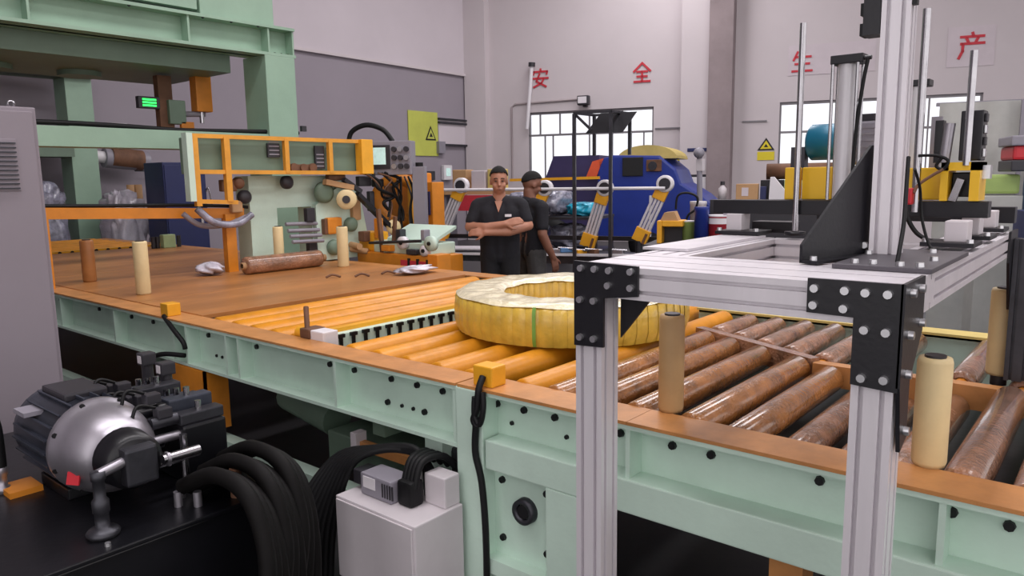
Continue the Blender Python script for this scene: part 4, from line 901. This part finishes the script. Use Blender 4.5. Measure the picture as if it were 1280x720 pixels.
def person(label, loc, rz, arms, skin, trousers, head_turn=0.0, tilt=0.0, logo=True):
    e = thing('person', label, 'person', loc, rz, 'men standing behind the conveyor')
    b = Body()
    sh = .195
    # head
    hc = Vector((0, -.012, 1.632)); hr = RZ(head_turn) @ RX(tilt)
    hp = lambda x, y, z: hc + hr @ Vector((x, y, z))
    b.ell(hp(0, .012, .03), (.080, .097, .098), 20, 14, hr); b.ell(hp(0, -.022, -.045), (.062, .07, .075), 18, 12, hr); b.ell(hp(0, -.045, -.085), (.035, .035, .03), 12, 8, hr)
    b.chain([(*hp(0, -.088, .015), .011), (*hp(0, -.107, -.022), .0155)]); b.ell(hp(0, -.085, -.062), (.026, .016, .012), 12, 8, hr)
    for s in (-1, 1):
        b.ell(hp(.078 * s, .01, -.008), (.010, .022, .033), 10, 8, hr); b.ell(hp(.032 * s, -.073, .028), (.024, .016, .010), 10, 8, hr); b.ell(hp(.04 * s, -.06, -.03), (.026, .026, .026), 10, 8, hr)
    b.chain([(0, .005, 1.44, .066), (*hp(0, .01, -.07), .056)])
    # trunk and legs
    for x in (-.07, 0, .07): b.chain([(x, .0, .98, .105), (x * 1.1, -.01, 1.15, .10), (x * 1.35, .0, 1.32, .098), (x * 1.2, .01, 1.40, .075)])
    b.chain([(-sh + .01, .005, 1.415, .058), (0, .01, 1.44, .06), (sh - .01, .005, 1.415, .058)])
    for s in (-1, 1): b.chain([(.085 * s, 0, .95, .095), (.095 * s, -.005, .70, .078), (.10 * s, 0, .50, .056), (.10 * s, .015, .36, .055), (.105 * s, .02, .10, .038), (.11 * s, -.02, .05, .04), (.125 * s, -.14, .035, .032)])
    for A in arms:
        b.chain(A['limb']); hand(b, A['limb'][-1][:3], A['d'], A['up'], A['curl'], A['side'])
    body = b.fuse('body', skin, e, .0085, 3)
    # clothes
    s_ = Body()
    for x in (-.075, 0, .075): s_.chain([(x, .0, .93, .112), (x * 1.1, -.012, 1.08, .108), (x * 1.1, -.016, 1.18, .106), (x * 1.4, -.002, 1.33, .104), (x * 1.2, .01, 1.405, .082)])
    s_.chain([(-sh + .005, .005, 1.415, .068), (0, .012, 1.445, .066), (sh - .005, .005, 1.415, .068)])
    for A in arms:
        p = [Vector(q[:3]) for q in A['limb'][:2]]; m = p[0].lerp(p[1], .72)
        s_.chain([(*p[0], .07), (*p[0].lerp(p[1], .35), .064), (*m, .061)])
    sh_o = s_.fuse('polo_shirt', 'shirt_black', e, .0095, 4)
    c_ = MB().lathe([(.070, -.02), (.086, -.024), (.088, -.01), (.074, .022), (.068, .026)], (0, .02, 1.462), (0, -.5, 1), 22).build('collar', 'shirt_black', sh_o, local=True)
    if logo: MB().obox((.088, -.108, 1.315), (.06, .012, .024), RZ(.3)).build('chest_print', 'white_plastic', sh_o, local=True); 
    if logo: MB().prism([(-.035, -.085, 1.45), (.035, -.085, 1.45), (0, -.116, 1.345)], (0, .02, 0)).build('open_placket', skin, sh_o, local=True)
    t_ = Body()
    for x in (-.06, .06): t_.chain([(x, .0, 1.0, .108), (x, .0, .92, .112)])
    for s in (-1, 1): t_.chain([(.085 * s, 0, .94, .108), (.095 * s, -.004, .70, .09), (.10 * s, 0, .50, .075), (.103 * s, .012, .30, .068), (.105 * s, .015, .10, .066)])
    t_.fuse('trousers', trousers, e, .012, 4)
    for s in (-1, 1):
        k = Body(); k.chain([(.108 * s, .04, .045, .042), (.112 * s, -.05, .042, .044), (.125 * s, -.16, .036, .036)]); k.fuse('shoe', 'black_rubber', e, .01, 3)
    # hair cap and face marks
    def cap(u, v):
        a = u * 2 * math.pi; lim = 1.40 + .50 * math.sin(a) - .10 * math.cos(2 * a) + .03 * math.sin(9 * a); th = v * lim
        q = 1.0 + .015 * math.sin(a * 17) * math.sin(th * 9)
        return hp(.085 * math.sin(th) * math.cos(a) * q, .013 + .103 * math.sin(th) * math.sin(a) * q, .034 + .108 * math.cos(th) * q)
    h = MB().grid(cap, 36, 12, True, True).build('hair', 'hair', e, local=True)
    so = h.modifiers.new('thick', 'SOLIDIFY'); so.thickness = .006; so.offset = 0
    for s in (-1, 1):
        MB().ell(hp(.031 * s, -.083, .012), (.012, .005, .005), 10, 6, hr).build('eye', 'ink_black', body, local=True)
        MB().chainlike(hp, s).build('eyebrow', 'hair', body, local=True)
    MB().ell(hp(0, -.099, -.062), (.022, .004, .0035), 10, 6, hr).build('mouth', 'red_gum', body, local=True)
    return e
def _brow(self, hp, s):
    return self.tube([hp(.014 * s, -.090, .036), hp(.03 * s, -.089, .041), hp(.048 * s, -.080, .035)], .0042, 6, 3)
MB.chainlike = _brow
mat('red_gum', (120, 66, 60), .6, 0, 0)
crossed = [
    dict(limb=[(-.205, .0, 1.40, .056), (-.275, -.06, 1.21, .047), (-.11, -.20, 1.21, .044), (.07, -.235, 1.245, .031)], d=(1, -.02, .25), up=(0, -1, .3), curl=.5, side=1),
    dict(limb=[(.205, .0, 1.40, .056), (.272, -.06, 1.215, .047), (.10, -.20, 1.17, .044), (-.11, -.225, 1.165, .031)], d=(-1, .05, .05), up=(0, -1, .4), curl=.45, side=-1)]
hanging = [
    dict(limb=[(-.205, .0, 1.40, .056), (-.25, .02, 1.13, .046), (-.255, -.04, .99, .042), (-.25, -.10, .88, .030)], d=(0, -.25, -1), up=(-1, 0, 0), curl=.5, side=-1),
    dict(limb=[(.205, .0, 1.40, .056), (.25, .02, 1.13, .046), (.25, -.05, .99, .042), (.24, -.12, .88, .030)], d=(0, -.3, -1), up=(1, 0, 0), curl=.5, side=1)]
m1 = person('man in black polo with white chest print facing forward, arms crossed', (-4.56, 5.28, 0), math.radians(36), crossed, 'skin', 'trouser_black', .12, .12)
m2 = person('man in black shirt and grey trousers turned away, behind the other man', (-4.66, 5.88, 0), math.radians(158), hanging, 'skin_dark', 'trouser_grey', 0, .35, False)
m1.scale = (1, 1, .98); m2.scale = (1.03, 1.03, .955)

# ------------------------------------------------------------------ second line: tilted arms joined by a white rod
def arm(s0, z0, s1, z1, t, label):
    e = thing('tilt_arm', label, 'arm', H(s0, t, 0), 0, 'tilted yellow and silver arms on the far line')
    a = H(s0, t, z0); b = H(s1, t, z1); d = (b - a).normalized(); n = d.cross(HN).normalized()
    for k in (-1.5, -.5, .5, 1.5): MB().bar(a + d * .1 + n * .045 * k, b - d * .08 + n * .045 * k, .05, .03, n).build('side_bar', 'aluminium', e)
    MB().bar(a - d * .04, a + d * .14, .08, .2, n).build('lower_block', 'yellow_paint', e, .01)
    MB().bar(b - d * .22, b - d * .04, .08, .17, n).build('upper_block', 'yellow_paint', e, .01)
    w = MB().lathe([(.075, .05), (.105, .05), (.11, .04), (.11, -.04), (.105, -.05), (.075, -.05), (.075, .05)], b, HN, 22).build('top_wheel', 'white_plastic', e)
    MB().cyl(b - HN * .055, b + HN * .06, .074, n=14).build('wheel_hub', 'dark_plastic', w)
    MB().bar(a - d * .04 + HN * .05 + n * .06, a + d * .1 + HN * .05 + n * .06, .02, .03, n).build('hinge', 'brown_rust', e)
    MB().cyl(H(s0, t, 0), a - d * .03, .05, n=10).build('pedestal', 'dark_steel', e)
arm(.07, .85, .40, 1.54, 9.0, 'tilted silver and yellow arm left of the man with crossed arms')
arm(1.37, .86, 1.66, 1.49, 9.0, 'tilted silver and yellow arm just right of the turned-away man')
arm(2.26, .74, 2.50, 1.484, 9.0, 'tilted silver and yellow arm beside the dark rack post')
arm(2.97, .82, 3.29, 1.53, 9.0, 'rightmost tilted silver and yellow arm before the blue truck')
tag(MB().cyl(H(.1, 9.06, 1.48), H(3.3, 9.06, 1.475), .022, n=10).build('connecting_rod', 'white_plastic'), 'long white rod joining the tops of the tilted arms', 'rod')
ln = thing('far_conveyor', 'dark low conveyor table carrying the tilted arms behind the men', 'conveyor', H(1.6, 9, 0))
hbox(MB(), -.6, 3.5, 8.8, 9.5, .52, .62).build('table', 'dark_steel', ln)
MB().bar(H(-.6, 9.52, .60), H(3.5, 9.52, .66), .03, .03).build('edge_rail', 'white_plastic', ln)
MB().bar(H(-.6, 8.78, .80), H(3.4, 8.78, .80), .04, .06).build('rear_rail', 'black_plate', ln)
for s in (-.4, 1.0, 2.4, 3.3):
    for t_ in (8.88, 9.42): hbox(MB(), s - .04, s + .04, t_ - .04, t_ + .04, 0, .52).build('leg', 'dark_steel', ln)
for i in range(6): MB().cyl(H(-.5, 9.0 + .07 * i, .64 + .012 * (i % 2)), H(1.2, 9.0 + .07 * i, .66 + .012 * (i % 2)), .022, n=8).build('roller', 'aluminium', ln)
for i, (s, z, m, lb) in enumerate(((1.9, .66, 'cast_alu', 'silver bracket part lying on the far conveyor table'), (2.05, .68, 'light_blue', 'blue clamp lying on the far conveyor table'), (2.25, .66, 'yellow_paint', 'yellow clamp lying on the far conveyor table'), (1.62, .67, 'white_plastic', 'white fitting lying beside the turned-away man'), (1.76, .66, 'teal_film', 'teal wrapped tool lying on the far conveyor table'), (2.42, .67, 'brown_rust', 'rusty lug lying at the rack post foot'), (2.75, .67, 'cast_alu', 'silver lug lying between the two right tilted arms'))):
    q = thing('loose_part', lb, 'part', H(s, 9.3, .62)); MB().obox(H(s, 9.3, z), (.16, .08, .06), RZ(HA + .5 * i)).build('block', m, q, .01); MB().cyl(H(s - .1, 9.33, z + .03), H(s + .12, 9.3, z + .02), .015, n=8).build('pin', 'steel', q)
# wrapped stock and bags behind the arms
st = thing('stock_rack', 'grey rack holding stock behind the tilted arms', 'rack', H(1.5, 7.8, 0))
hbox(MB(), .6, 2.2, 7.3, 8.3, .5, .56).build('shelf', 'dark_steel', st); hbox(MB(), .6, 2.2, 7.3, 8.3, 1.02, 1.06).build('shelf', 'dark_steel', st)
for s in (.64, 2.16):
    for t_ in (7.34, 8.26): hbox(MB(), s - .03, s + .03, t_ - .03, t_ + .03, 0, 1.06).build('upright', 'dark_steel', st)
for i, (s, z, r, m, lb) in enumerate(((.93, 1.25, (.22, .3, .17), 'grey_film', 'grey film bundle at the left of the stock rack top'), (1.42, 1.26, (.2, .3, .18), 'grey_film', 'grey film bundle in the middle of the stock rack top'), (1.88, 1.16, (.22, .25, .1), 'teal_film', 'bright teal film bundle on the stock rack'), (.98, .77, (.26, .32, .19), 'grey_film', 'left shiny bundle on the lower stock rack shelf'), (1.65, .76, (.26, .3, .18), 'grey_film', 'right shiny bundle on the lower stock rack shelf'))):
    tag(crumple2(H(s, 7.85, z), r, 11 + i).build('film_bundle', m), lb, 'bundle', 'film bundles on the stock rack')
# dark steel stand with a tilted panel
rk = thing('panel_stand', 'tall dark steel stand holding a tilted dark panel before the first window', 'stand', H(2.5, 9.5, 0))
for s, t_ in ((2.29, 9.7), (2.75, 9.7), (2.42, 9.25), (2.88, 9.25)): hbox(MB(), s - .02, s + .02, t_ - .02, t_ + .02, 0 if t_ > 9.5 else 1.9, 2.4).build('post', 'dark_steel', rk)
for a, b in (((2.29, 9.7), (2.75, 9.7)), ((2.42, 9.25), (2.88, 9.25)), ((2.29, 9.7), (2.42, 9.25)), ((2.75, 9.7), (2.88, 9.25))): MB().bar(H(a[0], a[1], 2.41), H(b[0], b[1], 2.41), .035, .03).build('top_rail', 'dark_steel', rk)
MB().prism([H(2.42, 9.66, 2.16), H(2.88, 9.66, 2.16), H(3.02, 9.5, 2.41), H(2.57, 9.5, 2.41)], -HN * .03).build('tilted_panel', 'black_plate', rk)
MB().bar(H(2.29, 9.68, 2.4), H(2.5, 9.68, 2.2), .03, .03).build('brace', 'dark_steel', rk)
# blue truck by the window
tk = thing('blue_truck', 'big blue truck with dark cab window parked before the first window', 'truck', H(1.9, 4.6, 0))
poly = [(1.3, .45), (1.3, 1.95), (1.6, 2.03), (2.45, 2.0), (2.75, 1.75), (2.85, 1.5), (3.2, 1.28), (3.4, 1.1), (3.45, .45)]
MB().prism([H(s, 5.0, z) for s, z in poly], -HN * 1.6).build('cab', 'blue_paint', tk, .04)
hbox(MB(), -.1, 1.3, 3.5, 4.9, .7, 1.62).build('load_bed', 'truck_dark', tk, .03)
MB().prism([H(s, 4.95, z) for s, z in ((.25, 1.62), (.42, 2.04), (1.32, 2.04), (1.32, 1.62))], -HN * 1.3).build('dark_cover', 'truck_dark', tk)
MB().prism([H(s, 4.97, z) for s, z in ((1.08, 1.64), (1.28, 1.64), (1.42, 1.98), (1.2, 1.92))], HN * .03).build('orange_flash', 'orange_red', tk)
hbox(MB(), 1.78, 2.16, 5.0, 5.03, 1.64, 1.98).build('cab_window', 'ink_black', tk, .01); hbox(MB(), 2.22, 2.5, 5.0, 5.03, 1.72, 1.93).build('engine_opening', 'brown_rust', tk, .01)
MB().cyl(H(2.34, 5.03, 1.82), H(2.34, 5.06, 1.82), .08, n=14).build('intake', 'dark_steel', tk)
MB().prism([H(2.2 + .55 * math.cos(math.pi * k / 14), 4.9, 1.95 + .25 * math.sin(math.pi * k / 14)) for k in range(15)], -HN * 1.3).build('canvas_roof', 'khaki', tk)
for s in (.4, 2.3): 
    w = MB().lathe([(.0, .0), (.28, 0), (.42, .03), (.42, .2), (.28, .24), (0, .24)], H(s, 4.75, .42), HN, 26).build('wheel', 'black_rubber', tk)
    MB().cyl(H(s, 4.98, .42), H(s, 5.01, .42), .2, n=18).build('hub', 'dark_steel', w)
tag(MB().bar(H(-.3, 5.4, 1.60), H(1.45, 5.4, 1.62), .06, .05).build('yellow_rail', 'yellow_paint'), 'long yellow rail along the side of the blue truck', 'rail')
tag(MB().bar(H(2.42, 5.6, .55), H(2.42, 5.6, 1.3), .03, .03).build('white_stick', 'white_plastic'), 'thin white stick leaning upright before the blue truck', 'stick')
t = thing('pole_lamp', 'grey inspection lamp on a pole between truck and pier', 'lamp', H(3.35, 6.0, 0))
MB().cyl(H(3.35, 6.0, 0), H(3.3, 6.0, 1.98), .045, n=12).build('pole', 'grey_plastic', t); MB().lathe([(0, 0), (.08, 0), (.09, .06), (.06, .12), (0, .13)], H(3.3, 6.0, 2.0), HN, 18).build('lamp_head', 'grey_plastic', t); MB().box(*(lambda p: (p.x - .06, p.x + .06, p.y - .05, p.y + .05, 1.7, 1.9))(H(3.32, 6.0, 0))).build('ballast', 'box_white', t, .01)
# bright clutter on the far wall behind the men
for i, (s, z, m, lb) in enumerate(((-.55, 1.62, 'cardboard', 'tan carton on the far shelf left of the man'), (-.2, 1.6, 'fade_white', 'pale carton on the far shelf behind the man'), (.1, 1.62, 'khaki', 'yellowish carton on the far shelf between the men'))):
    tag(hbox(MB(), s - .13, s + .13, 6.8, 7.1, z - .17, z + .17).build('carton', m, None, .015), lb, 'carton')
sh_ = thing('far_shelf', 'low shelf with a red panel behind the crossed-arms man', 'shelf', H(-.2, 6.9, 0))
hbox(MB(), -.9, .5, 6.6, 7.2, 1.37, 1.43).build('board', 'cardboard', sh_); hbox(MB(), -.6, .1, 7.2, 7.23, 1.1, 1.36).build('red_panel', 'red_paint', sh_)
for s in (-.85, .45): hbox(MB(), s - .04, s + .04, 6.7, 7.1, 0, 1.37).build('leg', 'grey_plastic', sh_)

# ------------------------------------------------------------------ workbench with cans and boxes right of the truck
wbn = thing('workbench', 'dark workbench holding cans, boxes and bottles behind the gantry', 'workbench', H(4.3, 10.7, 0))
hbox(MB(), 3.5, 5.6, 10.2, 11.3, .90, .95).build('bench_top', 'dark_steel', wbn)
for s in (3.55, 5.55):
    for t_ in (10.25, 11.25): hbox(MB(), s - .03, s + .03, t_ - .03, t_ + .03, 0, .90).build('leg', 'dark_steel', wbn)
hbox(MB(), 4.0, 5.6, 10.0, 10.2, .95, 1.36).build('back_riser', 'dark_plastic', wbn)
ym = thing('yellow_drill', 'yellow bench machine with dark opening and tan box on top of it', 'machine', H(3.7, 10.95, .95))
for a in ((3.59, 3.64, .95, 1.18), (3.64, 3.85, 1.12, 1.18)): hbox(MB(), a[0], a[1], 10.85, 11.1, a[2], a[3]).build('frame', 'yellow_paint', ym, .008)
hbox(MB(), 3.64, 3.85, 10.85, 10.95, .95, 1.12).build('dark_back', 'dark_plastic', ym)
MB().prism([H(s, 10.9, z) for s, z in ((3.62, 1.18), (3.66, 1.26), (3.76, 1.27), (3.80, 1.18))], HN * .18).build('hood', 'cardboard', ym)
def can(s, t_, z, r, h, m, lid, label, cat='can', nm='paint_can'):
    e = thing(nm, label, cat, H(s, t_, z))
    MB().lathe([(0, 0), (r, 0), (r, h * .92), (r * 1.04, h * .93), (r * 1.04, h)], H(s, t_, z), (0, 0, 1), 20).build('body', m, e)
    MB().cyl(H(s, t_, z + h * .97), H(s, t_, z + h * 1.02), r * 1.05, n=20).build('lid', lid, e)
    return e
can(3.885, 10.95, .95, .06, .22, 'lime', 'white_plastic', 'green can standing right of the yellow bench machine')
can(3.93, 10.6, 1.13 - .18, .085, .40, 'box_white', 'white_plastic', 'tall white tub behind the green can', 'tub', 'plastic_tub')
can(4.03, 11.08, .95, .07, .36, 'blue_paint', 'blue_paint', 'plain blue drum on the workbench', 'drum', 'small_drum')
pc = can(4.2, 11.0, .95, .115, .28, 'red_paint', 'white_plastic', 'red and white paint bucket on the workbench', 'bucket', 'paint_bucket')
MB().lathe([(.117, .20), (.117, .27)], H(4.2, 11.0, .95), (0, 0, 1), 20).build('white_band', 'white_plastic', pc)
bt = thing('spray_bottle', 'clear bottle with dark cap on the bench riser', 'bottle', H(4.08, 10.1, 1.36)); MB().lathe([(0, 0), (.045, 0), (.045, .12), (.02, .15), (.02, .16)], H(4.12, 10.1, 1.36), (0, 0, 1), 16).build('body', 'box_white', bt); MB().cyl(H(4.12, 10.1, 1.52), H(4.12, 10.1, 1.56), .025, n=10).build('cap', 'dark_plastic', bt)
bt = thing('spray_bottle', 'small silver bottle on top of the red paint bucket', 'bottle', H(4.26, 11.0, 1.236)); MB().lathe([(0, 0), (.03, 0), (.03, .06), (.015, .08), (.015, .1)], H(4.26, 11.0, 1.236), (0, 0, 1), 14).build('body', 'cast_alu', bt); MB().cyl(H(4.26, 11.0, 1.336), H(4.26, 11.0, 1.36), .018, n=10).build('cap', 'dark_plastic', bt)
bx = thing('cardboard_box', 'brown cardboard box with a white label on the bench riser', 'box', H(4.37, 10.1, 1.36)); hbox(MB(), 4.27, 4.50, 10.02, 10.18, 1.36, 1.53).build('carton', 'cardboard', bx, .006); hbox(MB(), 4.33, 4.40, 10.18, 10.183, 1.40, 1.49).build('label', 'fade_white', bx)
tag(hbox(MB(), 4.52, 4.58, 10.05, 10.16, 1.36, 1.5).build('ink_box', 'navy', None, .004), 'small dark blue box beside the cardboard box', 'box')
MBw = MB().prism([H(s, 10.05, z) for s, z in ((4.61, 1.36), (4.62, 1.6), (4.66, 1.6), (4.78, 1.45), (4.78, 1.36))], HN * .12); tag(MBw.build('paper_holder', 'white_plastic', None, .004), 'white wedge-shaped holder right of the small boxes', 'holder')
tag(MB().lathe([(.03, 0), (.09, 0), (.09, .75), (.03, .75), (.03, 0)], H(4.55, 9.6, 1.66), HD, 20).build('dark_roll', 'brown_rust'), 'dark brown roll lying across behind the workbench', 'roll')
rs = thing('roll_stand', 'pale blue-grey cabinet supporting the dark roll', 'cabinet', H(5.0, 9.6, 0)); hbox(MB(), 4.75, 5.25, 9.4, 9.85, 0, 1.565).build('body', 'pale_green', rs, .01); hbox(MB(), 4.8, 5.2, 9.85, 9.862, .1, 1.5).build('door', 'haze_sheet', rs, .004); hbox(MB(), 4.5, 4.74, 9.45, 9.8, 0, 1.565).build('side_stand', 'black_plate', rs)
tag(MB().tube([H(3.72, 10.75, 1.28), H(3.74, 10.75, 1.42), H(3.84, 10.75, 1.45), H(3.94, 10.75, 1.40), H(3.92, 10.75, 1.28), H(3.84, 10.75, 1.2), H(3.8, 10.75, .96)], .012, 8).build('hose_loop', 'black_rubber'), 'black hose loop standing behind the yellow bench machine', 'hose')
# right edge: hanging sheet, red machine, green crate, blue shelf
t = thing('hanging_sheet', 'pale translucent grey sheet hanging at the right edge', 'sheet', H(6.3, 11.4, 0))
MB().grid(lambda u, v: H(6.02 + .75 * u, 11.3 + .02 * math.sin(u * 14), .2 + 2.0 * v), 26, 3).build('sheet', 'haze_sheet', t); hbox(MB(), 6.0, 6.9, 11.24, 11.27, 2.18, 2.21).build('hanger', 'grey_plastic', t)
hbox(MB(), 6.6, 6.63, 11.33, 11.36, 0, 2.2).build('pole', 'grey_plastic', t); hbox(MB(), 6.8, 6.83, 11.24, 11.27, 0, 2.2).build('pole', 'grey_plastic', t)
t = thing('red_machine', 'red and grey machine head at the right frame edge', 'machine', H(6.45, 12.2, 0)); hbox(MB(), 6.35, 6.9, 12.0, 12.4, 1.70, 1.80).build('head', 'red_plastic', t, .02); hbox(MB(), 6.33, 6.9, 12.0, 12.42, 1.80, 1.87).build('top_plate', 'grey_plastic', t, .01); hbox(MB(), 6.34, 6.9, 12.0, 12.42, 1.62, 1.70).build('bottom_plate', 'dark_plastic', t, .01); hbox(MB(), 6.5, 6.8, 12.05, 12.35, 0, 1.62).build('column', 'light_blue', t, .01)
t = thing('green_crate', 'light green crate on a pale pedestal below the red machine head', 'crate', H(6.3, 12.15, 0)); hbox(MB(), 6.2, 6.43, 12.0, 12.3, 1.46, 1.6).build('crate', 'lime', t, .02); hbox(MB(), 6.18, 6.45, 11.98, 12.32, 0, 1.45).build('pedestal', 'haze_sheet', t, .01)
t = thing('blue_shelf', 'blue shelf with pale boards at the right frame edge', 'shelf', H(6.6, 12.8, 0))
for z in (.9, 1.1, 1.3): hbox(MB(), 6.35, 7.0, 12.6, 13.0, z, z + .05).build('board', 'light_blue' if z != 1.1 else 'white_plastic', t)
for s in (6.36, 6.98): hbox(MB(), s - .02, s + .02, 12.6, 13.0, 0, 1.36).build('upright', 'navy', t)
